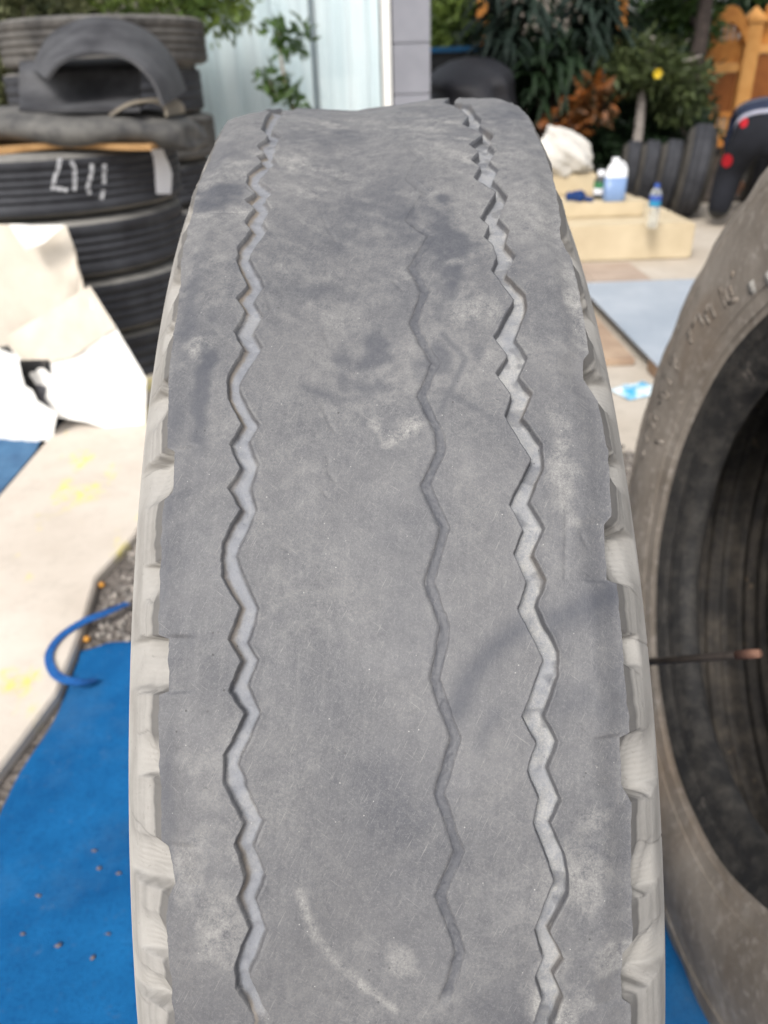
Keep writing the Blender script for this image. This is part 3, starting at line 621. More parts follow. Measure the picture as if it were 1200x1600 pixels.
# raised, worn, unreadable moulded marks on its sidewall
def on_side(px, py):
    M = Matrix.LocRotScale(Vector((.472, .0515, RUG)), Matrix.Rotation(-.037, 3, 'Z') @ Matrix.Rotation(.112, 3, 'Y'), None).inverted()
    o_ = np.array(M @ Vector(CP)); d_ = np.array(M.to_3x3() @ Vector(ray(px, py))); t_ = (-.128-o_[0])/d_[0]
    p = o_+t_*d_; return p[1], p[2]
swa = np.array(dens(swn, 6))
def side_x(r_): i_ = np.argsort(swa[:, 1]); return np.interp(r_, swa[i_, 1], swa[i_, 0])
def side_bar(bm, p0, p1, wd, hgt=.0022):
    a_, b_ = np.array(on_side(*p0)), np.array(on_side(*p1)); d_ = b_-a_; L_ = np.linalg.norm(d_)+1e-9; d_ /= L_; n_ = np.array([-d_[1], d_[0]])*wd/2
    vs = []
    for (q, s_) in ((a_, 1), (b_, 1), (b_, -1), (a_, -1)):
        for hh, kk in ((.001, 1.25), (-hgt, .75)):
            yz = q+n_*s_*kk; rr_ = math.hypot(yz[0], yz[1]-RN); vs.append(bm.verts.new((side_x(rr_)+hh, yz[0], yz[1])))
    for i_ in range(4):
        j_ = (i_+1) % 4; bm.faces.new((vs[2*i_], vs[2*j_], vs[2*j_+1], vs[2*i_+1]))
    bm.faces.new([vs[1], vs[3], vs[5], vs[7]])
tm = lambda org, sc, seq: [((org[0]+a/sc, org[1]+b_/sc), (org[0]+c/sc, org[1]+d/sc)) for a, b_, c, d in seq]
K1, K2 = ((1040, 400), 7.5), ((1000, 540), 7.27)
marks = [tm(*K1, [(660, 380, 710, 600)]), tm(*K1, [(715, 400, 740, 550), (740, 550, 835, 505), (775, 360, 790, 470)]), tm(*K1, [(545, 570, 590, 715), (545, 570, 480, 690), (480, 690, 525, 790)]),
         tm(*K1, [(400, 690, 470, 800), (390, 700, 330, 830)]), tm(*K1, [(265, 900, 330, 1020), (295, 850, 320, 950)]), tm(*K1, [(820, 180, 800, 245)]),
         tm(*K2, [(390, 110, 430, 200), (330, 170, 450, 270), (250, 330, 380, 440)]), tm(*K2, [(210, 560, 340, 600), (230, 650, 450, 650), (290, 500, 350, 590)]),
         tm(*K2, [(120, 760, 110, 870), (110, 870, 190, 930), (160, 760, 215, 850)]), tm(*K2, [(60, 980, 100, 1090), (190, 1090, 250, 1100)]), tm(*K2, [(70, 1190, 40, 1280)])]
for mk in marks:
    for p0, p1 in mk: bm = bmesh.new(); side_bar(bm, p0, p1, .0060, .0018); from_bm('moulded_mark', bm, M_SIDE, NSW, True).location.z = -RN
bm = bmesh.new()
bm.free()
for p in [(1172, 449), (1196, 435)]:
    bm = bmesh.new(); side_bar(bm, (p[0]-3, p[1]+2), (p[0]+4, p[1]-3), .014, .003); from_bm('moulded_mark', bm, M_OLDTREAD, NSW, True).location.z = -RN
# thin steel rod leaning in the bald tyre's hole, its tip in the dusty tyre
tipp = CP+.745*ray(1186, 1021); inn = CP+.90*ray(1040, 1032)
dr = inn-tipp; endp = tipp+dr*2.02
ROD = empty('tyre_lever_rod', tuple(endp)); tag(ROD, 'thin dark steel rod with rusty tip poking into the dusty tyre centre', 'rod')
o = tube('shaft', [endp-endp, tipp-dr*-.16-endp], [.0045, .0045], M_STEEL, ROD, 12)
o = tube('tip', [tipp+dr*.20-endp, tipp+dr*.08-endp, tipp-endp], [.0047, .0052, .0042], M_RUST, ROD, 12)

# ------------------------------------------------------------------ rug, strap, crumbs
k = NT('blue_carpet', .95, .1)
base = k.mix(k.ramp(k.noise(6, 6, .65), .35, .65), (.008, .105, .30), (.014, .165, .43))
base = k.mix(k.ramp(k.noise(240, 3, .7), .50, .70, 0, .55), base, (.004, .045, .16))
base = k.mix(k.ramp(k.noise(60, 4, .7), .62, .76, 0, .40), base, (.16, .22, .30))
base = k.mix(k.ramp(k.noise(3.5, 6, .7), .52, .75, 0, .35), base, (.10, .19, .30))
M_RUG = k.done(base, k.bump(k.noise(420, 4, .75), .9, .004))
gx_, gy_ = np.linspace(-.662, .93, 130), np.linspace(-1.5, .708, 170)
GX, GY = np.meshgrid(gx_, gy_, indexing='ij')
edge = np.minimum(np.minimum(GX-gx_[0], gx_[-1]-GX), np.minimum(GY-gy_[0], gy_[-1]-GY))
GXn = GX+.010*vnoise(GY, GX*0, .16, 61)*sm(GX, -.55, -.66); GYn = GY+.008*vnoise(GX, GX*0, .2, 62)*sm(GY, .6, .708)-.03*sm(GX, -.60, -.66)*sm(GY, .62, .70)
ZZ = .0045+.0055*sm(edge, 0, .007)+.0007*vnoise(GX, GY, .05, 63)*sm(np.hypot(GX*2.5, GY), .16, .3)*sm(edge, 0, .05)
ZZ = np.minimum(ZZ, .0115)
rug = grid_mesh('blue_rug', np.stack([GXn, GYn, ZZ], -1), M_RUG)
tag(rug, 'bright blue carpet mat spread on the ground under the bald tyre', 'rug')
pth = spline([G(200, 943, .02), G(165, 958, .035), G(130, 972, .035), G(95, 995, .034), G(77, 1022, .034), G(82, 1048, .034), G(100, 1062, .034), G(128, 1066, .032), G(150, 1062, .018)], 8)
tn = np.gradient(pth, axis=0); tn /= np.linalg.norm(tn, axis=1, keepdims=True); sd_ = np.cross(tn, [0, 0, 1]); sd_ /= np.linalg.norm(sd_, axis=1, keepdims=True)
tw = np.sin(np.linspace(0, 7, len(pth)))[:, None]*.5
off = sd_*.0085+np.array([0, 0, 1])*.004*tw
tag(loft('blue_strap', pth-off, pth+off, .002, mat('blue_webbing', (.012, .11, .34), (.008, .06, .22), 120, .9, .4, 300), None, 4), 'narrow blue webbing strap looped across the edge of the concrete path', 'strap')
M_CRUMB = mat('crumb', (.24, .19, .18), (.10, .08, .08), 120, .95)
for i, (px, py) in enumerate([(155, 1358), (148, 1330), (36, 1460), (92, 1478), (146, 1496), (186, 1365), (60, 1400), (170, 1460)]):
    p = G(px, py, .0108); s_ = rng.uniform(.0022, .0042)
    q = iv*s_*np.array([1.5, .9, .45])*(1+.38*rng.normal(size=(12, 1)))
    o = pyd('rubber_crumb', q, iff, M_CRUMB, None, True); o.location = (p[0], p[1], .0112+s_*.3)
    tag(o, 'tiny pinkish brown crumb lying on the blue carpet mat', 'crumb', 'crumbs scattered on the blue rug')
M_BERRY = mat('orange_berry', (.62, .30, .05), (.42, .18, .03), 40, .6)
for px, py, zz, bl_ in [(160, 918, .004, 'small orange berry in the gravel beyond the blue strap'), (137, 1003, .004, 'small orange berry in the gravel between blue strap and rug corner')]:
    p = G(px, py, zz); o = lathe('orange_berry', [(-.0075, .0006), (-.006, .0045), (-.002, .0075), (.002, .0076), (.005, .0055), (.0068, .002), (.0066, .0006)], 14, M_BERRY, None, axis='Z')
    o.location = (p[0], p[1], zz+.008); tag(o, bl_, 'berry', 'orange berries in the gravel')
tarp = [G(-60, 690, .0), G(58, 688, .0), G(-60, 790, .0)]
xs = [-1.75, -1.19]
P_ = np.stack(np.meshgrid(np.linspace(-1.95, -1.145, 16), np.linspace(1.36, 2.1, 16), indexing='ij'), -1); Pz = .006+.006*vnoise(P_[..., 0], P_[..., 1], .08, 71)**2
tag(grid_mesh('blue_tarpaulin', np.concatenate([P_, Pz[..., None]], -1), mat('faded_blue_tarp', (.07, .17, .30), (.03, .09, .19), 12, .7, .4, 40)), 'faded blue tarpaulin lying under the white cardboard', 'tarpaulin')

# ------------------------------------------------------------------ stacks of lying tyres
def lying_profile(Rr, h, grooves):
    side_t = [(h-.035, .285), (h-.012, .30), (h, .34), (h-.001, .39), (h-.003, .44), (h-.008, Rr-.028), (h-.016, Rr-.010), (h-.021, Rr-.003)]
    tread_ = [(h-.021, Rr-.003), (h-.027, Rr)]
    for g in grooves: tread_ += [(h*(1-g)+.0045, Rr+.001), (h*(1-g)+.0035, Rr-.0025), (h*(1-g)-.0035, Rr-.0025), (h*(1-g)-.0045, Rr+.001)]
    tread_ += [(.027, Rr), (.021, Rr-.003)]
    return side_t, tread_, [(h-z, r_) for z, r_ in side_t][::-1]
def lying_tyre(cx, cy, z, Rr, h, grooves, mt, ms, label, rotz=0, group=None, name='stacked_tyre', lug=0):
    rt = empty(name, (cx, cy, z), (0, 0, rotz)); tag(rt, label, 'tyre', group)
    a_, t_, c_ = lying_profile(Rr, h, grooves)
    lathe('sidewall', a_, 128, ms, rt, axis='Z'); lathe('sidewall', c_, 128, ms, rt, axis='Z')
    lathe('tread', t_, 160, mt, rt, axis='Z', wob=(lambda A, ax, rr: .0012*np.sin(A*3+z*9)-lug*(np.sin(A*46+np.sign(ax-h/2)*.8) > .55)*(np.abs(ax-h/2) > h*.22)))
    lathe('inner_liner', [(h-.035, .286), (h-.03, Rr-.09), (h-.06, Rr-.035), (.06, Rr-.035), (.03, Rr-.09), (.035, .286)], 96, M_LINER, rt, axis='Z')
    return rt
SX, SY, SR, SH = -1.275, 2.70, .5, .213
lbl = ['lying truck tyre at the very bottom of the stack beside the white cardboard', 'lying truck tyre second from the ground in the stack beside white cardboard', 'lying truck tyre directly under the chalk-marked tyre', 'lying truck tyre with white chalk marks and a paper label on its tread']
gr = [(.30, .5, .70), (.28, .42, .58, .72), (.30, .43, .57, .70), (.26, .38, .5, .62, .74)]
for i in range(4):
    rt = lying_tyre(SX+.012*math.sin(i*2.1), SY+.012*math.cos(i*1.7), .0+i*(SH+.002), SR, SH, gr[i], M_STACKTREAD, M_STACKSIDE, lbl[i], i*.7, 'front stack of truck tyres')
rt_top = rt; topc = np.array([rt.location.x, rt.location.y])
Minv = Matrix.LocRotScale(rt.location, rt.rotation_euler, None).inverted()
def on_top(px, py, extra): return np.array(Minv @ Vector(vcyl(px, py, topc[0], topc[1], SR+extra)))
def stroke(name, pts, wpx, mt):
    p = np.array(spline(pts, 5)); tn = np.gradient(p, axis=0); tn /= np.linalg.norm(tn, axis=1, keepdims=True); n_ = np.stack([-tn[:, 1], tn[:, 0]], 1)*wpx/2
    P = np.stack([[on_top(*(p[i]+n_[i]*u), .0024) for u in (-1, 0, 1)] for i in range(len(p))]); return grid_mesh(name, P, mt, [c for c in rt_top.children if c.name.startswith('tread')][0])
KC = ((60, 230), 8.571)
for s_ in ([(290, 150), (262, 290), (225, 400), (200, 490)], [(170, 540), (270, 555), (390, 580)], [(440, 180), (480, 290), (490, 430), (480, 580)], [(715, 220), (715, 330), (690, 440), (665, 540), (690, 630)], [(880, 225), (885, 310), (880, 400), (880, 495)], [(870, 575), (855, 640), (845, 705)]):
    stroke('chalk_stroke', tr(*KC, s_), 6.5, M_CHALK)
P = np.stack([[on_top(a+(b_-a)*u, y_, .0035) for u in np.linspace(0, 1, 6)] for a, b_, y_ in [(234, 255, 233), (239, 259, 245), (241, 265, 258), (242, 269, 272), (243, 268, 290), (244, 267, 303)]])
grid_mesh('paper_label', P, M_PAPER, [c for c in rt_top.children if c.name.startswith('tread')][0])
RX, RY = -1.40, 4.15
rl = ['dusty tyre at ground level in the rear stack', 'dusty tyre second from the ground in the rear stack', 'dusty tyre third from the ground in the rear stack', 'dusty tyre third from the top of the rear stack', 'dark tyre just under the top tyre of the rear stack', 'grey dusty tyre topping the rear stack against the foliage']
for i in range(6):
    lying_tyre(RX+(.02 if i % 2 else -.02), RY+.02*math.cos(i*2), i*.223, .52 if i == 5 else .505, .221, gr[i % 4], M_REARTREAD if i in (5, 3) else M_STACKTREAD, M_REARSIDE, rl[i], i*1.1, 'rear stack of truck tyres', lug=.006 if i in (4, 5) else 0)
# cardboard and rubber flaps lying on the front stack
zt = 4*(SH+.002)
c1 = [PY(-60, 238, 2.27), PY(236, 226, 2.33), np.array([-.72, 2.85, zt+.025]), np.array([-1.8, 2.85, zt+.02])]
tag(board('cardboard_sheet', c1, .018, M_CARDBROWN, None, 12, lambda U, V: .018*np.sin(U*3.1)**2*np.cos(V*2)), 'brown cardboard sheet lying on top of the chalk-marked tyre', 'cardboard')
# flattened lower flap
pp = spline([PY(-70, 200, 2.52), PY(40, 196, 2.50), PY(130, 196, 2.48), PY(210, 200, 2.50), PY(280, 208, 2.58), PY(318, 215, 2.62)], 7); m_ = len(pp)
ring_ = []
for i, p in enumerate(pp):
    u = i/(m_-1); p = p+np.array([0, .02*math.sin(u*13), .010*math.sin(u*9+1)]); hh = (.066-.014*u)*(1-.75*sm(np.array(u), .90, 1.0)); dd = .20*(1-.6*sm(np.array(u), .88, 1.0))
    a_ = np.linspace(0, 2*pi, 22, endpoint=False)
    ring_.append(np.stack([p[0]+.01*np.sin(a_*3+u*9), p[1]+dd*np.cos(a_), p[2]-.004+hh*np.sign(np.sin(a_))*np.abs(np.sin(a_))**.8*(1+.10*np.sin(u*17+a_*2))], -1))
fl1 = grid_mesh('rubber_flap', np.array(ring_), M_FLAPPALE, None, close_m=True)
bm = bmesh.new(); bm.from_mesh(fl1.data); bmesh.ops.holes_fill(bm, edges=bm.edges, sides=40); bm.to_mesh(fl1.data); bm.free()
tag(fl1, 'flattened grey rubber flap lying on the brown cardboard sheet', 'rubber flap', 'rubber flaps on the front stack')
A_ = [PY(30, y_, Y_) for y_, Y_ in ((96, 2.80), (100, 2.68), (112, 2.60), (130, 2.58), (148, 2.54), (160, 2.46), (170, 2.36))]
B_ = [PY(218, y_, Y_) for y_, Y_ in ((88, 2.80), (92, 2.68), (104, 2.60), (124, 2.58), (146, 2.54), (158, 2.46), (168, 2.36))]
tag(loft('rubber_flap', spline(A_, 4), spline(B_, 4), .014, M_FLAP, None, 8), 'rubber flap rolled into a trough under the arched flap', 'rubber flap', 'rubber flaps on the front stack')
fa = [PY(*q) for q in ((70, 122, 2.36), (92, 96, 2.36), (122, 84, 2.38), (160, 80, 2.40), (198, 88, 2.40), (224, 106, 2.39), (244, 132, 2.37), (257, 165, 2.36))]
fb = [PY(*q) for q in ((50, 108, 2.70), (62, 76, 2.72), (85, 48, 2.75), (140, 26, 2.78), (195, 32, 2.78), (240, 55, 2.75), (272, 92, 2.72), (292, 140, 2.70))]
tag(loft('rubber_flap', spline(fa, 6), spline(fb, 6), .012, M_FLAP, None, 8, .012), 'dark rubber flap bent into an arch on top of the stack', 'rubber flap', 'rubber flaps on the front stack')
q = [PY(*t_) for t_ in ((170, 178, 2.36), (200, 160, 2.36), (235, 155, 2.40), (258, 166, 2.44), (262, 182, 2.44))]
tag(loft('rubber_flap', spline(q, 5), spline([p+np.array([.01, .25, .0]) for p in q], 5), .010, mat('flap_tan', (.30, .26, .20), (.16, .145, .125), 6, .85, .3, 40), None, 5), 'small tan rubber scrap curled between the flattened and arched flaps', 'rubber scrap')

# ------------------------------------------------------------------ opened white carton, torn white board, black case
CB = empty('opened_carton', (-1.25, 1.98, .03)); tag(CB, 'opened cream cardboard carton leaning against the front tyre stack', 'carton')
off0 = np.array([-1.25, 1.98, .03])
polyboard('back_panel', [PT(x_, y_, 2.02, .10)-off0 for x_, y_ in ((-90, 350), (104, 352), (120, 395), (133, 452), (60, 530), (-90, 560))], .006, M_CARDSHADE, CB, .012)
polyboard('front_panel', [PT(x_, y_, 1.83, .28)-off0 for x_, y_ in ((6, 530), (70, 490), (141, 449), (185, 515), (230, 592), (226, 664), (182, 673), (140, 660), (92, 652), (93, 605), (30, 560))], .006, M_CARDWHITE, CB, .010)
polyboard('shaded_strip', [PT(x_, y_, 1.822, .28)-off0 for x_, y_ in ((4, 530), (70, 489), (142, 447), (182, 512), (110, 560), (46, 572))], .004, M_CARDSHADE, CB, .008)  # shaded upper part of the front panel, laid on as a cream sheet
polyboard('folded_flap', [PT(x_, y_, 2.0, .02)-off0 for x_, y_ in ((15, 350), (100, 352), (72, 378), (40, 392))], .006, M_CARDWHITE, CB, .008)
tag(polyboard('torn_board', [PT(x_, y_, 1.78, .12) for x_, y_ in ((-110, 525), (0, 545), (28, 556), (24, 575), (36, 588), (40, 602), (52, 610), (60, 626), (72, 634), (90, 646), (84, 686), (60, 690), (0, 690), (-110, 688))], .006, M_CARDWHITE, None, .006), 'torn white board with ragged edge leaning before the black case', 'cardboard')
BC = empty('black_case', tuple(PT(60, 655, 1.86, 0))); tag(BC, 'black plastic case tucked between the torn board and opened carton', 'case')
p0 = PT(22, 560, 1.86, .05); p1 = PT(97, 640, 1.86, .05)
hgt = max(p0[2]-.02, .1)
Mb = Matrix.Translation(Vector(((p0[0]+p1[0])/2, 1.905, .03)))
lc = np.array(BC.location)
box('body', (p0[0]-lc[0], 1.88-lc[1], .03-lc[2]), (p1[0]-lc[0], 1.96-lc[1], p0[2]-lc[2]), M_BLACKPL, BC, .012)
box('latch', (p1[0]-.07-lc[0], 1.865-lc[1], p1[2]-.01-lc[2]), (p1[0]-.03-lc[0], 1.882-lc[1], p1[2]+.09-lc[2]), mat('grey_plastic', (.16, .16, .18), (.10, .10, .11), 20, .5), BC, .004)
# ------------------------------------------------------------------ glass-fronted building
YB = 5.45
bx0 = PY(300, 90, YB)[0]; xg1 = PY(594, 90, YB)[0]; xp0 = PY(597, 90, YB)[0]; xp1 = PY(611, 90, YB)[0]; xq0 = xp1+.012; xq1 = PY(672, 90, YB)[0]; xm = PY(489, 90, YB)[0]
HB = 2.9
BLD = empty('glass_building', ((bx0+xq1)/2, YB, 0)); tag(BLD, 'glass-fronted building with pale curtains, white frame and grey tiled pillar', 'building')
lb = np.array(BLD.location)
def bbox(nm, lo, hi, m_, par=BLD, bev=.003): return box(nm, np.array(lo)-lb, np.array(hi)-lb, m_, par, bev)
k = NT('curtain_fabric', .9, .1)
base = k.mix(k.ramp(k.noise(2.2, 3, .5, stretch=(3, 1, .3)), .38, .62), (.58, .67, .70), (.72, .79, .81)); M_CURT = k.done(base)
cxs = np.linspace(bx0, xg1, 150); czs = np.linspace(.06, HB-.1, 6)
CXg, CZg = np.meshgrid(cxs, czs, indexing='ij'); CYg = YB+.075+.007*np.sin(CXg*41+1.5*np.sin(CXg*7))+.003*np.sin(CXg*97)
P = np.stack([CXg, CYg, CZg], -1)-lb
grid_mesh('curtain', P, M_CURT, BLD)
mg = bpy.data.materials.new('window_glass'); mg.use_nodes = True; t = mg.node_tree; t.nodes.remove(t.nodes['Principled BSDF'])
tp = t.nodes.new('ShaderNodeBsdfTransparent'); tp.inputs[0].default_value = (.97, .985, .99, 1); gl = t.nodes.new('ShaderNodeBsdfGlossy'); gl.inputs['Roughness'].default_value = .02
mx = t.nodes.new('ShaderNodeMixShader')
mx.inputs[0].default_value = .06; t.links.new(tp.outputs[0], mx.inputs[1]); t.links.new(gl.outputs[0], mx.inputs[2]); t.links.new(mx.outputs[0], t.nodes['Material Output'].inputs[0])
bbox('glass_pane', (bx0, YB+.040, .08), (xm-.014, YB+.048, HB-.1), mg, bev=0); bbox('glass_pane', (xm+.014, YB+.028, .08), (xg1, YB+.036, HB-.1), mg, bev=0)
M_WFRAME = mat('white_frame', (.82, .82, .80), (.76, .76, .74), 3, .5); M_DKFR = mat('dark_aluminium', (.16, .20, .22), (.12, .15, .17), 6, .45, metal=.3)
bbox('mullion', (xm-.012, YB+.02, .08), (xm+.012, YB+.06, HB-.1), M_DKFR); bbox('white_frame', (xp0, YB-.03, 0), (xp1, YB+.06, HB), M_WFRAME)
bbox('sill', (bx0-.02, YB-.02, 0), (xp0-.003, YB+.09, .078), M_WFRAME); bbox('head_beam', (bx0-.02, YB-.02, HB-.098), (xp0-.003, YB+.09, HB+.15), M_WFRAME)
M_PTILE = mat('grey_wall_tile', (.26, .265, .30), (.215, .22, .25), 3, .5, .1, 60)
bbox('pillar_core', (xq0+.01, YB-.01, 0), (xq1-.01, YB+1.2, HB+.15), mat('pillar_joint', (.31, .31, .335), (.27, .27, .30), 6, .9))
for i in range(10):
    z0_ = .004+i*.303; bbox('pillar_tile', (xq0, YB-.024, z0_), (xq1, YB-.009, z0_+.297), M_PTILE, bev=.003)
    bbox('pillar_tile', (xq1-.0095, YB-.007, z0_), (xq1, YB+1.19, z0_+.297), M_PTILE, bev=.003)
bbox('back_wall', (bx0-.6, YB+1.0, 0), (xq0, YB+1.2, HB+.15), M_WALL); bbox('roof', (bx0-.6, YB-.10, HB+.153), (xq1+.1, YB+1.5, HB+.33), M_WFRAME)
bbox('side_wall', (bx0-.6, YB+.02, 0), (bx0-.022, YB+.98, HB+.15), M_WALL)

# ------------------------------------------------------------------ leaves
def leaf_cloud(name, centres, radii, n, size, mt, parent=None, asp=.38, droop=.3, seed=0, clump=.35, hollow=.45):
    g = np.random.default_rng(seed); centres = np.atleast_2d(centres); radii = np.atleast_2d(radii); k_ = len(centres)
    w_ = np.prod(radii, 1)**.67; w_ /= w_.sum(); idx = g.choice(k_, n, p=w_)
    d = g.normal(size=(n, 3)); d /= np.linalg.norm(d, axis=1, keepdims=True)
    rr = (hollow+(1-hollow)*g.random(n)**.6)*(1+clump*np.sin(d[:, 0]*7+idx)*np.sin(d[:, 1]*6+2*idx)*np.sin(d[:, 2]*8))
    c = centres[idx]+d*radii[idx]*rr[:, None]
    ax = d*.6+g.normal(size=(n, 3))*.7; ax[:, 2] -= droop; ax /= np.linalg.norm(ax, axis=1, keepdims=True)
    sd2 = np.cross(ax, g.normal(size=(n, 3))); sd2 /= np.linalg.norm(sd2, axis=1, keepdims=True); nr2 = np.cross(ax, sd2)
    s = (size*g.uniform(.6, 1.35, n))[:, None]
    V = np.stack([c, c+ax*s*.45+sd2*s*asp*.5+nr2*s*.08, c+ax*s, c+ax*s*.45-sd2*s*asp*.5+nr2*s*.08], 1).reshape(-1, 3)
    q = np.arange(n)*4; F = np.concatenate([np.stack([q, q+1, q+2], 1), np.stack([q, q+2, q+3], 1)])
    me = bpy.data.meshes.new(name); me.vertices.add(len(V)); me.vertices.foreach_set('co', V.reshape(-1).astype(np.float32))
    me.loops.add(len(F)*3); me.loops.foreach_set('vertex_index', F.reshape(-1).astype(np.int32)); me.polygons.add(len(F)); me.polygons.foreach_set('loop_start', np.arange(0, len(F)*3, 3, dtype=np.int32))
    me.update(calc_edges=True); return link(name, me, mt, parent, False)
def tree(name, label, cat, x, y, trunk, tr_r, cents, rads, n, size, lm, tm_, group=None, seed=0, asp=.38, droop=.3, limbs=4, hollow=.45):
    rt = empty(name, (x, y, 0.015)); tag(rt, label, cat, group); g = np.random.default_rng(seed)
    off = np.array([x, y, .015]); tk = [np.array(p)-off for p in trunk]
    tp_ = spline(tk, 5); V = tube_pts(tp_, list(np.linspace(tr_r, tr_r*.55, len(tp_))), 9); m = len(tp_)
    F = [(i*9+j, i*9+(j+1) % 9, (i+1)*9+(j+1) % 9, (i+1)*9+j) for i in range(m-1) for j in range(9)]
    cc = np.atleast_2d(cents)
    for i in range(limbs):
        c = cc[i % len(cc)]-off+g.normal(size=3)*.1; st_ = tp_[int(m*(.55+.4*g.random()))-1]
        pl = spline([st_, (st_+c)/2+g.normal(size=3)*.05, c], 4); o0 = len(V); V += tube_pts(pl, list(np.linspace(tr_r*.5, tr_r*.15, len(pl))), 6); mm = len(pl)
        F += [(o0+a*6+j, o0+a*6+(j+1) % 6, o0+(a+1)*6+(j+1) % 6, o0+(a+1)*6+j) for a in range(mm-1) for j in range(6)]
    pyd('trunk', V, F, tm_, rt)
    leaf_cloud('crown', cc-off, rads, n, size, lm, rt, asp, droop, seed, hollow=hollow); return rt
def strap_plant(name, label, x, y, heads, n, L, wd, lm, group=None, seed=0):          # cordyline-like: rosettes of long drooping leaves on canes
    rt = empty(name, (x, y, .015)); tag(rt, label, 'plant', group); off = np.array([x, y, .015]); g = np.random.default_rng(seed)
    V, F = [], []
    for h in heads:
        h = np.array(h)-off; pl = spline([np.array([g.normal()*.05, g.normal()*.05, 0]), h*.55+g.normal(size=3)*.04, h], 5); o0 = len(V); V += tube_pts(pl, .018, 7)
        F += [(o0+a*7+j, o0+a*7+(j+1) % 7, o0+(a+1)*7+(j+1) % 7, o0+(a+1)*7+j) for a in range(len(pl)-1) for j in range(7)]
    pyd('stem', V, F, M_TRUNKDK, rt)
    V, F = [], []
    for h in heads:
        h = np.array(h)-off
        for i in range(n):
            az = g.uniform(0, 2*pi); el = g.uniform(-.1, 1.3); l_ = L*g.uniform(.7, 1.2); d = np.array([math.cos(az)*math.cos(el), math.sin(az)*math.cos(el), math.sin(el)]); s_ = np.array([-math.sin(az), math.cos(az), 0])
            p = h+np.array([0, 0, g.uniform(-.15, .1)]); o0 = len(V)
            for j in range(6):
                u = j/5; ww = wd*(math.sin(pi*min(.97, .12+.86*u))**.8)/2; q = p+d*l_*u-np.array([0, 0, 1])*l_*.75*u*u
                V += [q-s_*ww, q+s_*ww]
            F += [(o0+2*j, o0+2*j+1, o0+2*j+3, o0+2*j+2) for j in range(5)]
    pyd('leaves', V, F, lm, rt, False); return rt
# foliage behind the stacks, left
def C3(px, py, Y): return PY(px, py, Y)
x_, y_ = -2.35, 4.9
tree('olive_shrub', 'dense olive green shrub growing behind the front tyre stack', 'shrub', C3(20, 120, 4.4)[0], 4.4, [(C3(20, 120, 4.4)[0], 4.4, 0), (C3(20, 120, 4.4)[0], 4.4, .9)], .03,
     [C3(10, 30, 4.4), C3(20, 110, 4.4), C3(70, 60, 4.5), C3(-30, 90, 4.3), C3(40, -30, 4.5), C3(0, 190, 4.4), C3(-40, 10, 4.4)], [(.30, .3, .26)]*7, 9000, .055, L_OLIVE, M_TRUNKDK, None, 3, droop=.2)
tree('yellow_green_shrub', 'bright yellow-green shrub spreading above the rear tyre stack', 'shrub', -2.2, 5.0, [(-2.2, 5.0, 0), (-2.15, 5.0, .8), (-1.9, 5.0, 1.3)], .03,
     [C3(110, 0, 4.9), C3(190, -25, 4.9), C3(270, -20, 4.9), C3(340, 5, 4.8), C3(80, 20, 4.9), C3(320, -30, 4.9)], [(.22, .25, .16)]*6, 5200, .055, L_LIGHT, M_TRUNKDK, None, 4, droop=.2)
hx = [(-4.6, 6.2), (-3.4, 6.4), (-2.6, 6.3)]
for i, (a_, b_) in enumerate(hx):
    tree('garden_bush', ['dark bush behind the olive shrub, farthest from the glass building', 'mid green bush behind the olive shrub between two darker bushes', 'dark bush behind the shrubs, next to the glass building'][i], 'bush', a_, b_, [(a_, b_, 0), (a_, b_, 1.0)], .04, [(a_, b_, .6), (a_+.3, b_, 1.2), (a_-.3, b_, 1.5), (a_, b_, 1.9)], [(.6, .5, .5)]*4, 3600, .09, L_MID if i == 1 else L_DARK, M_TRUNKDK, 'bushes behind the olive shrub', 10+i)
# young plant before the glass
YP = 4.55; bp = PY(452, 200, YP)
SPL = empty('potted_sapling', (bp[0]+.02, YP, .0)); tag(SPL, 'thin leafy sapling in a clay pot standing before the curtained glass', 'plant'); so = np.array(SPL.location)
lathe('pot', [(0, .001), (0, .10), (.02, .105), (.24, .15), (.27, .155), (.27, .14), (.235, .135), (.23, .001)], 32, M_POT, SPL, axis='Z')
main = spline([np.array([0, 0, .2]), C3(462, 200, YP)-so, C3(447, 135, YP)-so, C3(437, 80, YP)-so, C3(436, 50, YP)-so], 6)
tube('stem', main, list(np.linspace(.012, .006, len(main))), mat('pale_stem', (.36, .30, .22), (.24, .19, .14), 20, .9), SPL, 8)
tube('twig', spline([C3(450, 145, YP)-so, C3(432, 150, YP)-so, C3(420, 125, YP)-so], 5), .005, MATS['pale_stem'], SPL, 6)
for nm, cts, nn_ in (('leaf_cluster', [(430, 45, .07), (452, 68, .085), (470, 45, .05), (474, 66, .05), (440, 58, .05)], 150), ('leaf_cluster', [(416, 120, .055), (424, 132, .05)], 60), ('leaf_cluster', [(452, 142, .07), (463, 158, .06), (448, 130, .04)], 90)):
    leaf_cloud(nm, [C3(a, b_, YP)-so for a, b_, r_ in cts], [(r_, r_, r_) for a, b_, r_ in cts], nn_, .065, L_MID, SPL, .45, .3, nn_, hollow=.1)

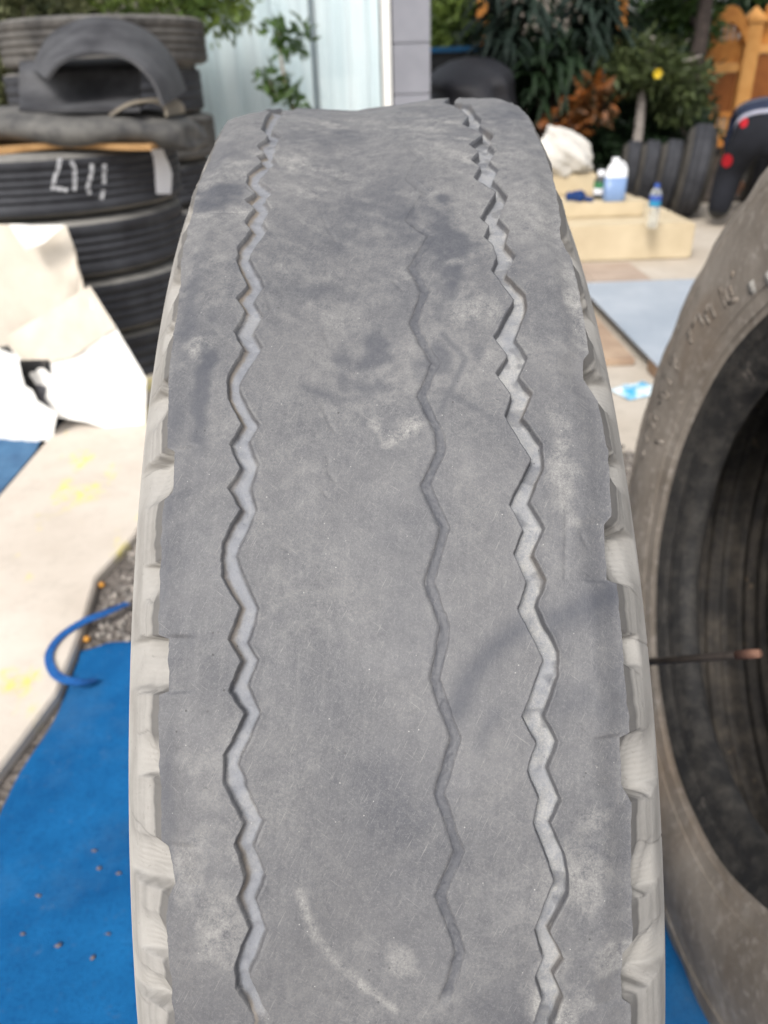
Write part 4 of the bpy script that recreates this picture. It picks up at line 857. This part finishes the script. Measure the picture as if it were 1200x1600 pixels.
# ------------------------------------------------------------------ right side: sandstone blocks with bottles, bag and glove
def stone(lo, hi, label): return tag(box('sandstone_block', lo, hi, M_STONE, None, .010), label, 'stone block', 'stepped sandstone blocks')
ax1 = PY(1080, 400, 4.22)[0]; ax2 = PY(1006, 330, 4.50)[0]; ax3 = PY(932, 290, 4.82)[0]
h1 = PY(1040, 350, 4.22)[2]; h2 = PY(960, 316, 4.50)[2]; h3 = PY(905, 272, 4.82)[2]
stone((.80, 4.22, 0), (ax1, 5.30, h1), 'lowest and widest sandstone block, carrying the water bottle')
stone((.82, 4.50, h1), (ax2, 5.28, h2), 'middle sandstone block carrying the white jug')
stone((.84, 4.82, h2), (ax3, 5.26, h3), 'top sandstone block carrying the white sack')
p = G(1018, 356, h1); WBt = empty('water_bottle', (p[0], p[1], h1)); tag(WBt, 'clear plastic water bottle with blue cap and label on lowest sandstone block', 'bottle')
mcl = bpy.data.materials.new('clear_plastic'); mcl.use_nodes = True; bb = mcl.node_tree.nodes['Principled BSDF']; bb.inputs['Base Color'].default_value = (.86, .90, .92, 1); bb.inputs['Roughness'].default_value = .12; bb.inputs['Transmission Weight'].default_value = .85; bb.inputs['IOR'].default_value = 1.2
sb = (PY(1020, 287, p[1])[2]-h1)/.27
lathe('body', [(z_*sb, r_*sb) for z_, r_ in ((0, .001), (0, .030), (.006, .036), (.05, .037), (.06, .035), (.07, .037), (.12, .037), (.20, .037), (.228, .028), (.245, .015), (.255, .014))], 28, mcl, WBt, axis='Z')
lathe('label', [(z_*sb, r_*sb) for z_, r_ in ((.135, .0372), (.136, .0380), (.168, .0380))], 28, mat('cyan_label', (.03, .30, .46), (.02, .20, .42), 30, .5), WBt, axis='Z')
lathe('label', [(z_*sb, r_*sb) for z_, r_ in ((.168, .0381), (.200, .0381), (.201, .0373))], 28, mat('blue_label', (.04, .09, .34), (.03, .06, .26), 30, .5), WBt, axis='Z')
lathe('cap', [(z_*sb, r_*sb) for z_, r_ in ((.246, .017), (.270, .0165), (.272, .001))], 20, mat('blue_cap', (.02, .07, .32), None, 8, .5), WBt, axis='Z')
p = G(958, 314, h2); hj = PY(958, 246, p[1])[2]-h2; JG = empty('plastic_jug', (p[0], p[1], h2)); tag(JG, 'white plastic jug of pale blue liquid with a moulded handle', 'jug')
def sqlathe(name, prof, mt, par, n=36, ex=.55, sy=.62):
    a_ = np.linspace(0, 2*pi, n, endpoint=False); cx_ = np.sign(np.cos(a_))*np.abs(np.cos(a_))**ex; sy_ = np.sign(np.sin(a_))*np.abs(np.sin(a_))**ex*sy
    return grid_mesh(name, np.array([np.stack([cx_*r_+dx, sy_*r_, 0*a_+z_], -1) for z_, r_, dx in prof]), mt, par, close_m=True)
wj = hj*.27
sqlathe('lower_body', [(0, .001, 0), (0, wj*.9, 0), (hj*.03, wj, 0), (hj*.56, wj, 0), (hj*.565, .001, 0)], mat('jug_blue', (.20, .30, .50), (.16, .25, .44), 4, .35, spec=.5), JG)
sqlathe('upper_body', [(hj*.56, wj, 0), (hj*.66, wj*.96, 0), (hj*.78, wj*.66, -.1*wj), (hj*.88, wj*.34, -.15*wj), (hj*.91, wj*.27, -.15*wj)], mat('jug_white', (.78, .80, .82), (.72, .74, .77), 4, .4, spec=.5), JG)
sqlathe('cap', [(hj*.90, wj*.31, -.15*wj), (hj*.99, wj*.30, -.15*wj), (hj, .001, -.15*wj)], MATS['jug_white'], JG, sy=1)
tube('handle', spline([(wj*.1, 0, hj*.88), (wj*.55, 0, hj*.87), (wj*.86, 0, hj*.74), (wj*.90, 0, hj*.60)], 6), wj*.13, MATS['jug_white'], JG, 10)
p = G(939, 311, h2); GB = empty('small_bottle', (p[0]-.01, p[1]+.02, h2)); tag(GB, 'small dark bottle with white cap and green label beside the jug', 'bottle')
hb = .17
lathe('body', [(0, .001), (0, .034), (.01, .038), (hb*.62, .038), (hb*.78, .022), (hb*.84, .018)], 24, mat('dark_bottle', (.03, .035, .035), None, 8, .3, spec=.5), GB, axis='Z')
lathe('label', [(hb*.18, .0385), (hb*.36, .0388), (hb*.38, .0384)], 24, M_PAPER, GB, axis='Z'); lathe('label', [(hb*.38, .0386), (hb*.58, .0388), (hb*.60, .0382)], 24, mat('green_label', (.05, .22, .09), None, 9, .5), GB, axis='Z')
lathe('cap', [(hb*.82, .021), (hb, .020), (hb*1.005, .001)], 20, M_PAPER, GB, axis='Z')
# glove draped on the middle block's top by the upper block
p = G(904, 313, h2); V, F = [], []
def addt(path, rad, n=8):
    o0 = len(V); V.extend(tube_pts(path, rad, n)); m = len(path)
    F.extend([(o0+i*n+j, o0+i*n+(j+1) % n, o0+(i+1)*n+(j+1) % n, o0+(i+1)*n+j) for i in range(m-1) for j in range(n)]); F.extend([tuple(range(o0, o0+n))[::-1], tuple(range(o0+(m-1)*n, o0+m*n))])
addt([(-.085, 0, .02), (-.06, 0, .022), (-.03, 0, .026), (0, 0, .028), (.025, 0, .024)], [.030, .030, .036, .042, .034], 12)
for i, yy in enumerate((-.032, -.011, .010, .031)): addt([(.01, yy*.8, .026), (.04, yy, .030-.004*i), (.065, yy*1.1, .018), (.082+.006*(i in (1, 2)), yy*1.15, .010)], [.012, .011, .010, .006])
addt([(-.01, -.035, .024), (.005, -.060, .020), (.030, -.068, .012)], [.012, .011, .006])
gv2 = pyd('work_glove', V, F, mat('navy_glove', (.012, .045, .16), (.008, .025, .10), 30, .9, .4, 150)); gv2.location = (p[0], p[1]-.02, h2-.004); gv2.rotation_euler = (0, .05, -.5)
tag(gv2, 'blue work glove lying on the middle sandstone block', 'glove')
# white sack slumped on the upper block
p = G(884, 274, h3); bm = bmesh.new(); bmesh.ops.create_icosphere(bm, subdivisions=4, radius=1)
for v in bm.verts:
    c = v.co.copy(); f_ = 1+.10*math.sin(c.x*6+c.z*4)+.07*math.sin(c.y*9+c.x*5)+.05*math.sin(c.z*13+c.x*11)
    v.co = Vector((c.x*.17*f_*(1.15-.45*max(c.z, 0)), c.y*.15*f_, max(-.8, c.z)*.155*f_+.122)); v.co.x -= .06*max(0, v.co.z-.05)/.2
o = from_bm('white_sack', bm, mat('white_sackcloth', (.66, .64, .60), (.50, .48, .44), 5, .9, .4, 60), None, True); o.location = (p[0]+.02, p[1]+.13, h3); tag(o, 'crumpled white sack slumped on the top sandstone block', 'sack')

# chequered steel ramp plate on timber, packet
k = NT('galvanised_plate', .45, .5); k.b.inputs['Metallic'].default_value = .35
base = k.mix(k.ramp(k.noise(3, 5, .6), .35, .65), (.42, .48, .55), (.55, .60, .66))
vor = k.voro(55); M_PLATE = k.done(base, k.bump(vor, .5, .004))
RP = empty('ramp_plate', (1.5, 2.85, 0)); tag(RP, 'pale blue-grey steel ramp plate lying on timber beyond the dusty tyre', 'ramp plate')
box('plate', (-.44, -.70, .055), (.75, .62, .062), M_PLATE, RP, .002)
for yy in (-.66, .45): box('bearer', (-.44, yy, .004), (.75, yy+.09, .052), mat('bearer_wood', (.26, .17, .11), (.17, .11, .07), 9, .85), RP, .004)
tag(box('timber_plank', (.90, 2.35, 0), (1.035, 3.3, .03), mat('plank_wood', (.42, .31, .22), (.30, .21, .15), 6, .85), None, .004), 'brown timber plank on the ground along the steel ramp plate', 'plank')
p = G(992, 612); bm = bmesh.new(); bmesh.ops.create_grid(bm, x_segments=14, y_segments=10, size=1)
for v in bm.verts:
    c = v.co.copy(); v.co = Vector((c.x*.085, c.y*.06, .014*(1-c.x**6)*(1-c.y**6)*(1+.5*math.sin(c.x*6)*math.sin(c.y*5))+.003))
o = from_bm('plastic_packet', bm, mat('packet_film', (.62, .74, .80), (.05, .36, .60), 14, .3, .3, 60, lo=.42, hi=.52, spec=.5), None, True); o.location = (p[0]+.01, p[1], .001); o.rotation_euler = (0, 0, .4); tag(o, 'crinkled blue and white plastic packet on the ground before the plank', 'packet')

# ------------------------------------------------------------------ row of small tyres standing by the garden
def small_tyre(px, py, Rr, hw, yaw, lean, label):
    p = G(px, py); rt = empty('standing_tyre', (p[0], p[1], .0), (0, lean, yaw)); tag(rt, label, 'tyre', 'row of standing tyres by the garden')
    s_ = [(hw-.035, Rr-.022), (hw-.012, Rr-.045), (hw, Rr-.085), (hw-.012, Rr*.62), (hw-.03, Rr*.58)]; z_ = Rr+abs(hw*math.sin(lean))*.7
    for q in (-1, 1): lathe('sidewall', [(a*q, r_) for a, r_ in s_], 64, mat('small_tyre_side', (.085, .078, .068), (.045, .042, .038), 9, .85), rt).location.z = z_
    tq = [(-hw+.035, Rr-.022), (-hw+.05, Rr-.004)]
    for g in (-.45, 0, .45): tq += [(g*hw-.007, Rr), (g*hw-.005, Rr-.009), (g*hw+.005, Rr-.009), (g*hw+.007, Rr)]
    tq += [(hw-.05, Rr-.004), (hw-.035, Rr-.022)]
    lathe('tread', tq, 80, M_STACKTREAD, rt, wob=lambda A, ax, rr: -.006*(np.sin(A*44) > .6)*(np.abs(ax) > hw*.55)).location.z = z_
    lathe('inner_liner', [(-hw+.032, Rr*.585), (-hw+.02, Rr-.09), (-hw+.05, Rr-.04), (hw-.05, Rr-.04), (hw-.02, Rr-.09), (hw-.032, Rr*.585)], 48, M_LINER, rt).location.z = z_
small_tyre(1066, 338, .322, .105, -.30, .10, 'tallest standing tyre of the row, at its end beside the bending person')
small_tyre(1030, 331, .262, .095, -.28, .10, 'standing tyre next to the tallest one in the row')
small_tyre(1000, 324, .252, .090, -.25, .09, 'standing tyre behind the water bottle, third from the tallest one')
small_tyre(974, 317, .242, .090, -.22, .08, 'standing tyre behind the white jug, farthest from the tallest one')

small_tyre(1172, 322, .34, .10, -.35, .06, 'standing tyre half hidden behind the bending person')
# ------------------------------------------------------------------ person bending over
def skin(name, verts, edges, radii, mt, sub=2):
    me = bpy.data.meshes.new(name); me.from_pydata([tuple(v) for v in verts], edges, []); o = bpy.data.objects.new(name, me); COL.objects.link(o)
    o.modifiers.new('skin', 'SKIN'); o.modifiers.new('sub', 'SUBSURF').levels = sub
    for i, r_ in enumerate(radii): me.skin_vertices[0].data[i].radius = (r_, r_) if np.isscalar(r_) else r_
    me.skin_vertices[0].data[0].use_root = True
    dg = bpy.context.evaluated_depsgraph_get(); me2 = bpy.data.meshes.new_from_object(o.evaluated_get(dg)); bpy.data.objects.remove(o)
    me2.materials.clear(); return link(name, me2, mt)
pf = G(1128, 366); PX, PYY = pf[0]+.20, 5.15
pv = [(0, 0, .61), (.0, .13, .68), (0, .33, .76), (.0, .47, .74), (.0, .54, .69), (.0, .60, .62), (0, .65, .55),          # pelvis, back, chest, neck, head
      (-.11, .0, .56), (-.19, .10, .32), (-.215, -.03, .09), (-.225, .10, .05),                                            # left leg
      (.11, .0, .56), (.20, .10, .32), (.22, -.03, .09), (.23, .10, .05),
      (-.19, .40, .70), (-.23, .48, .46), (-.13, .60, .26), (.19, .40, .70), (.23, .48, .46), (.13, .60, .26)]              # arms
pe = [(0, 1), (1, 2), (2, 3), (3, 4), (4, 5), (5, 6), (0, 7), (7, 8), (8, 9), (9, 10), (0, 11), (11, 12), (12, 13), (13, 14), (2, 15), (15, 16), (16, 17), (2, 18), (18, 19), (19, 20)]
prd = [(.175, .15), (.17, .14), (.18, .14), (.07, .07), (.06, .06), (.095, .09), (.085, .09), .135, .105, .085, .058, .135, .105, .085, .058, .065, .05, .038, .065, .05, .038]
PER = skin('person', pv, pe, prd, mat('black_trousers', (.010, .011, .016), (.006, .007, .010), 10, .9, .3, 80)); PER.location = (PX+.07, PYY, .02); PER.rotation_euler = (0, 0, -.42)
tag(PER, 'person in dark navy clothes with red patches bending over beside the tyres', 'person')
me = PER.data; me.materials.append(mat('navy_shirt', (.022, .032, .062), (.014, .020, .042), 10, .9, .3, 80)); me.materials.append(mat('skin_tone', (.36, .20, .13), (.30, .16, .10), 10, .6)); me.materials.append(mat('dark_shoe', (.03, .03, .03), None, 10, .6))
for f in me.polygons:
    c = f.center
    if c.z < .09: f.material_index = 3
    elif c.y > .44 and c.z < .72 and abs(c.x) < .12: f.material_index = 2
    elif (c.y*.87+(c.z-.61)*.5 > .03 and c.z > .5) or c.y > .3: f.material_index = 1
a_ = np.linspace(0, 2*pi, 40, endpoint=False)
M_STRIPE = mat('grey_waistband', (.34, .34, .40), (.26, .26, .31), 30, .85)
# waistband: a close-fitting loop round the hips, leaning with the bend
band = []
cb = Vector((0, .055, .80))
bt_ = None
from mathutils.bvhtree import BVHTree
bvh = BVHTree.FromPolygons([v.co[:] for v in me.vertices], [p_.vertices[:] for p_ in me.polygons])
def fit(org, d, off=.006):
    h = bvh.ray_cast(Vector(org)+Vector(d)*.6, -Vector(d), .8)
    return (h[0]+Vector(d)*off) if h[0] else Vector(org)+Vector(d)*.15
ax_ = Vector((0, .88, .47)); bx_ = Vector((0, -.47, .88))
def hipband(tt_, wz, name, off):
    P = []
    for ang in np.linspace(0, 2*pi, 48, endpoint=False):
        d = Vector((1, 0, 0))*math.cos(ang)+bx_*math.sin(ang); P.append([np.array(fit(Vector((0, 0, .61))+ax_*(tt_+u*wz), d, off)) for u in (-1, 0, 1)])
    return grid_mesh(name, np.array(P), M_STRIPE, PER, close_n=True)
hipband(.045, .020, 'waistband', .008)
hipband(.24, .007, 'shirt_piping', .006)
M_RED = mat('red_patch', (.42, .010, .020), (.32, .008, .014), 20, .8)
for (xx, zz, rr) in ((-.24, .42, .036), (.24, .42, .036), (-.17, .66, .026), (.18, .62, .032)):
    V, F = [], []
    for i in range(5):
        for j in range(14):
            q = 2*pi*j/14; r_ = rr*i/4+1e-4; h = bvh.ray_cast(Vector((xx*.9+r_*math.cos(q), -.6, zz+r_*1.2*math.sin(q))), Vector((0, 1, 0)), 1.5)
            V.append((h[0]+Vector((0, -.005, 0))) if h[0] else Vector((xx*.9+r_*math.cos(q)*.6, -.02, zz+r_*math.sin(q))))
    F = [(i*14+j, i*14+(j+1) % 14, (i+1)*14+(j+1) % 14, (i+1)*14+j) for i in range(4) for j in range(14)]
    pyd('red_patch', V, F, M_RED, PER)
hv = iv*np.array([.105, .105, .095])
bm = bmesh.new(); bmesh.ops.create_icosphere(bm, subdivisions=3, radius=1)
for v in bm.verts: c = v.co.copy(); v.co = Vector((c.x*.103, c.y*.100+.600, c.z*.100+.625)) if c.z > -.1 else Vector((c.x*.09, c.y*.09+.600, c.z*.05+.625))
from_bm('hair', bm, mat('black_hair', (.012, .010, .009), None, 20, .6, .5, 90), PER, True)
for s_ in (-1, 1):                          # hands reaching down
    hp = np.array([s_*.13, .60, .26]); V, F = [], []
    addt([hp, hp+np.array([0, .02, -.05]), hp+np.array([0, .03, -.10])], [.030, .036, .030], 10)
    for i in range(4): addt([hp+np.array([(i-1.5)*.017, .03, -.09]), hp+np.array([(i-1.5)*.019, .045, -.125]), hp+np.array([(i-1.5)*.018, .035, -.16+.008*abs(i-1.5)])], [.0095, .009, .007], 8)
    addt([hp+np.array([-s_*.03, .02, -.045]), hp+np.array([-s_*.05, .035, -.08]), hp+np.array([-s_*.045, .045, -.11])], [.011, .010, .007], 8)
    pyd('hand', V, F, MATS['skin_tone'], PER)

# ------------------------------------------------------------------ covered bike and blue-edged table
YK = 6.6
p = PY(735, 100, YK); zk = PY(735, 92, YK)[2]
bm = bmesh.new(); bmesh.ops.create_icosphere(bm, subdivisions=4, radius=1)
for v in bm.verts:
    c = v.co.copy(); fold = 1+.10*abs(math.sin(math.atan2(c.y, c.x)*6+c.z*2))*(.75-.5*c.z)+.05*math.sin(c.x*9+c.y*7+c.z*5)+.12*math.exp(-((c.z-.75)/.18)**2)*abs(c.x)-.14*math.exp(-((c.z-.25)/.25)**2); wd_ = .46-.10*max(c.z, 0)
    sx = math.copysign(abs(c.x)**.7, c.x); sz = math.copysign(abs(c.z)**.55, c.z); v.co = Vector((sx*wd_*fold+.06*sz*(c.x > 0), c.y*.75*fold, (max(sz, -.98)*.5+.5)*zk-.10*abs(c.y)*max(c.z, 0)-.10*max(0, -c.x)*max(c.z, 0)+.02))
o = from_bm('covered_motorbike', bm, mat('black_cover', (.028, .028, .033), (.018, .018, .022), 6, .55, .4, 12, spec=.4), None, True); o.location = (p[0], YK+.5, 0); tag(o, 'motorbike hidden under a black sheet next to the grey pillar', 'covered motorbike')
TB = empty('garden_table', (p[0]+.02, 8.1, .02)); tag(TB, 'dark table with a bright blue edge behind the covered motorbike', 'table')
zt_ = PY(735, 76, 7.9)[2]
box('top', (-.55, -.25, zt_-.06), (.42, .25, zt_-.02), M_BLACKPL, TB); box('edge_trim', (-.55, -.275, zt_-.045), (.42, -.253, zt_), mat('blue_edge', (.02, .16, .36), None, 8, .5), TB)
for a in (-.5, .37):
    for b_ in (-.2, .2): box('leg', (a-.02, b_-.02, 0), (a+.02, b_+.02, zt_-.063), M_BLACKPL, TB)
box('skirt', (-.52, -.20, zt_-.45), (.39, -.18, zt_-.063), M_BLACKPL, TB)

# ------------------------------------------------------------------ garden fences, gate, wall
def fence_bay(name, label, x0, x1, Y, z1, z2, arch, rz=0):
    rt = empty(name, ((x0+x1)/2, Y, .02), (0, 0, rz)); tag(rt, label, 'fence', 'orange wooden fence bays'); hw = (x1-x0)/2
    box('rail', (-hw, -.03, .10), (hw, .03, .19), M_ORANGE, rt); box('rail', (-hw, -.03, .42), (hw, .03, .48), M_ORANGE, rt); box('rail', (-hw, -.035, z1), (hw, .035, z1+.09), M_ORANGELIGHT, rt)
    bm = bmesh.new(); n_ = max(int(hw*2/.055), 4)
    for i in range(n_): a = -hw+(i+.5)*hw*2/n_; boxbm(bm, (a-.021, -.012, .483), (a+.021, .012, z1-.003))
    bp_ = from_bm('brown_slats', bm, M_BROWNMESH, rt, False, 0); bp_['kind'] = 'stuff'
    box('backing_board', (-hw, .014, .483), (hw, .022, z1-.003), M_BROWNMESH, rt, 0); box('head_board', (-hw, .014, z1+.092), (hw, .022, z2+.05), M_ORANGE, rt, 0)
    bm = bmesh.new()
    for i in range(n_): a = -hw+(i+.5)*hw*2/n_; boxbm(bm, (a-.014, -.014, .193), (a+.014, .014, .417))
    bp_ = from_bm('balusters', bm, M_ORANGELIGHT, rt, False, 0); bp_['kind'] = 'stuff'
    # arched head
    us = np.linspace(-1, 1, 17); A_ = np.array([(u*hw, -.03, z2+arch*(1-u*u)) for u in us]); B_ = np.array([(u*hw, -.03, z2+.16+arch*(1-u*u)) for u in us])
    loft('arched_head', A_, B_, -.06, M_ORANGE, rt, 3)
    bm = bmesh.new()
    for i in range(n_): a = -hw+(i+.5)*hw*2/n_; boxbm(bm, (a-.018, -.010, z1+.093), (a+.018, .010, z2+arch*(1-(a/hw)**2)+.02))
    bp_ = from_bm('spindles', bm, M_ORANGE, rt, False, 0); bp_['kind'] = 'stuff'
    return rt
def fence_post(px, Y, ztop, w_, label, mt):
    p = PY(px, 120, Y); rt = empty('fence_post', (p[0], Y, .02)); tag(rt, label, 'post', 'orange fence posts')
    box('shaft', (-w_/2, -w_/2, 0), (w_/2, w_/2, ztop), mt, rt, .01); box('collar', (-w_*.62, -w_*.62, ztop+.002), (w_*.62, w_*.62, ztop+.05), mt, rt, .008)
    bm = bmesh.new(); vs = [bm.verts.new(q) for q in ((-w_*.58, -w_*.58, ztop+.052), (w_*.58, -w_*.58, ztop+.052), (w_*.58, w_*.58, ztop+.052), (-w_*.58, w_*.58, ztop+.052), (0, 0, ztop+.17))]
    bm.faces.new(vs[:4]); [bm.faces.new((vs[i], vs[(i+1) % 4], vs[4])) for i in range(4)]; from_bm('cap', bm, mt, rt); return p[0]
YG = 9.6
zpost = PY(1170, 40, YG)[2]
xa = fence_post(1086, YG, PY(1086, 80, YG)[2], .09, 'slim orange fence post beside the small flowering tree', M_ORANGE)
xb = fence_post(1163, YG, zpost, .17, 'thick pale orange gate post with pyramid cap above the bending person', M_ORANGELIGHT)
xc = fence_post(1290, YG, zpost, .17, 'thick pale orange gate post farther along the street fence', M_ORANGELIGHT)
z1_ = PY(1110, 108, YG)[2]; z2_ = PY(1100, 72, YG)[2]
fence_bay('garden_gate', 'orange and brown wooden gate with arched head beside the thick post', xa+.05, xb-.09, YG, z1_-.06, z2_-.02, .22)
fence_bay('garden_fence', 'orange and brown wooden fence bay behind the bending person', xb+.09, xc-.09, YG, z1_+.12, z2_+.18, .15)
# pale trellis far left with orange-brown posts
xt0, xt1 = PY(676, 40, 9.2)[0], PY(960, 40, 9.2)[0]
TRL = empty('trellis_fence', ((xt0+xt1)/2, 9.2, .02)); tag(TRL, 'pale slatted trellis fence seen through the dark garden plants', 'fence'); w_ = (xt1-xt0)/2
nsl = int(w_*2/.11)
for i in range(nsl): a = -w_+(i+.5)*w_*2/nsl; box('slat', (a-.035, -.012, .1), (a+.035, .012, 2.25), M_FENCEGREY, TRL, .003)
for zz in (.3, 1.1, 1.9): box('rail', (-w_, .014, zz), (w_, .05, zz+.07), M_FENCEGREY, TRL, .004)
for i, (px, lab) in enumerate([(752, 'orange-brown garden post rising behind the blue-edged table'), (968, 'orange-brown garden post rising behind the drooping dark palm-like plants')]):
    q = PY(px, 40, 8.7); pt = empty('garden_post', (q[0], 8.7, .02)); tag(pt, lab, 'post', 'orange-brown garden posts'); box('shaft', (-.055, -.055, 0), (.055, .055, 2.6), M_ORANGE, pt, .01); box('cap', (-.07, -.07, 2.602), (.07, .07, 2.65), M_ORANGE, pt, .01)
tag(box('boundary_wall', (-9, 13.2, 0), (9, 13.4, 1.5), M_WALL, None, .01), 'plain grey boundary wall far behind the garden plants', 'wall')

# ------------------------------------------------------------------ garden plants
def gx(px, Y, py=150): return PY(px, py, Y)[0]
# small flowering tree with pale trunk
Yt = 7.6; x0 = gx(1003, Yt)
FT = tree('flowering_tree', 'small leafy tree with pale grey trunk and one yellow flower', 'tree', x0, Yt, [(x0, Yt, 0), (x0+.01, Yt, .5), (x0-.01, Yt, 1.0), (x0+.03, Yt, 1.25)], .055,
     [C3(1000, 115, Yt+.1), C3(1040, 115, Yt), C3(1070, 130, Yt), C3(985, 95, Yt), C3(1060, 160, Yt), C3(1020, 90, Yt), C3(965, 115, Yt)], [(.24, .26, .18)]*7, 2800, .10, leafmat('leaf_garden_olive', (.11, .14, .05), (.03, .045, .018)), mat('pale_bark', (.40, .36, .33), (.25, .22, .20), 18, .9, .6, 40, bdist=.008), None, 21, asp=.30)
q = C3(1027, 115, Yt-.35)-np.array(FT.location); V, F = [], []
for i in range(6):
    an = i*pi/3; d = np.array([math.cos(an), -.35, math.sin(an)]); s_ = np.array([-math.sin(an), 0, math.cos(an)]); o0 = len(V)
    V += [q, q+d*.025-s_*.022, q+d*.045, q+d*.025+s_*.022]; F += [(o0, o0+1, o0+2), (o0, o0+2, o0+3)]
pyd('flower', V, F, mat('yellow_petal', (.62, .44, .02), (.50, .34, .02), 10, .6), FT, False)
# tall dark-trunked tree over the gate
Yd = 8.6; x1 = gx(1088, Yd, 110); x2 = gx(1106, Yd, 0)
tree('dark_trunk_tree', 'tall tree with dark leaning trunk rising beside the gate', 'tree', x1-.10, Yd, [(x1-.10, Yd, 0), (x1-.03, Yd, .8), C3(1095, 60, Yd), C3(1106, -20, Yd), C3(1120, -140, Yd)], .10,
     [C3(1120, -160, Yd), C3(1010, -110, Yd+.2), C3(1060, 10, Yd+.8), C3(1085, 45, Yd+.9), C3(1030, 30, Yd+1.1), C3(960, -90, Yd+.6)], [(.6, .6, .4), (.7, .7, .4), (.30, .4, .22), (.28, .4, .2), (.25, .4, .16), (.6, .6, .35)], 6500, .12, L_MID, M_TRUNKDK, None, 22)
# light green climber over the trellis
Yl = 8.9; xl = gx(700, Yl)
tree('light_climber', 'light green leafy climber on the trellis beside the grey pillar', 'climber', xl, Yl, [(xl, Yl, 0), (xl, Yl, 1.2), (xl+.05, Yl, 2.0)], .04, [C3(690, 20, Yl), C3(720, 10, Yl), C3(700, 55, Yl), C3(740, -10, Yl), C3(682, 70, Yl)], [(.24, .25, .24)]*5, 2400, .09, L_LIGHT, M_TRUNKDK, None, 23)
# orange-leaved croton
Yc_ = 6.9; xc_ = gx(900, Yc_)
tree('orange_croton', 'croton bush with orange and dark leaves beside the pale trunk', 'bush', xc_, Yc_, [(xc_, Yc_, 0), (xc_, Yc_, .5)], .03, [C3(900, 165, Yc_), C3(915, 145, Yc_), C3(893, 200, Yc_), C3(870, 205, Yc_), C3(935, 165, Yc_)], [(.14, .16, .13)]*5, 380, .11, L_ORANGE, M_TRUNKDK, None, 24, asp=.45)
# drooping strap-leaved plants
hd = lambda L_, Y: [C3(a, b_, Y) for a, b_ in L_]
strap_plant('drooping_dracaena', 'dark drooping strap-leaved plant hanging over the covered motorbike', gx(790, 7.7), 7.7, hd([(775, 15), (800, 45), (825, 5), (790, 90)], 7.7), 46, .55, .06, L_BLUE, 'drooping strap-leaved plants', 31)
strap_plant('drooping_dracaena', 'tall dark strap-leaved plant between the two orange-brown posts', gx(935, 7.9), 7.9, hd([(935, 15), (955, 40), (915, 0), (905, 60)], 7.9), 46, .55, .06, L_BLUE, 'drooping strap-leaved plants', 32)
strap_plant('drooping_dracaena', 'low dark strap-leaved plant behind the white sack and croton', gx(850, 7.2), 7.2, hd([(850, 95), (870, 110), (835, 125), (890, 90)], 7.2), 40, .45, .05, L_DARK, 'drooping strap-leaved plants', 33)
# dark bushes filling the bed
bl = [('dark bush in the bed beside the covered motorbike', 800, 8.3, [(800, 140), (830, 100), (770, 90), (820, 190)], L_DARK), ('dark bush in the bed behind the orange croton', 900, 8.4, [(880, 120), (930, 110), (900, 190), (860, 170), (950, 160)], L_DARK),
      ('dark bush in the bed behind the flowering tree', 1010, 8.9, [(1000, 110), (1050, 120), (1030, 170), (970, 70), (1060, 190)], L_DARK), ('mid green bush high behind the dark strap-leaved plants', 850, 9.9, [(800, 40), (860, 20), (900, 60), (830, 80), (870, -30), (790, -20)], L_MID),
      ('dark bush in the bed low behind the row of standing tyres', 985, 8.0, [(960, 210), (1000, 225), (1050, 215), (930, 225)], L_DARK)]
for i, (lab, px, Y, cs, lm) in enumerate(bl):
    xx = gx(px, Y); tree('garden_bush', lab, 'bush', xx, Y, [(xx, Y, 0), (xx, Y, .7)], .04, hd(cs, Y), [(.38, .35, .34)]*len(cs), 3600, .11, lm, M_TRUNKDK, 'dark bushes in the garden bed', 40+i)
for i, (px, lab) in enumerate([(740, 'tall far tree behind the pale trellis, above the covered motorbike'), (880, 'tall far tree behind the boundary wall, above the dark strap plants'), (1150, 'tall far tree behind the gate and its thick post'), (1240, 'tall far tree farthest along behind the fence')]):
    Y = 14.5; xx = gx(px, Y); tree('far_tree', lab, 'tree', xx, Y, [(xx, Y, 0), (xx+.1, Y, 1.5), (xx, Y, 3.2)], .14, [(xx, Y, 2.2), (xx+.8, Y, 2.8), (xx-.8, Y, 2.7), (xx, Y, 3.6), (xx+.5, Y, 1.7), (xx-.6, Y, 1.5)], [(.95, .8, .75)]*6, 4200, .20, L_MID if i % 2 else L_DARK, M_TRUNKDK, 'tall far trees', 60+i)
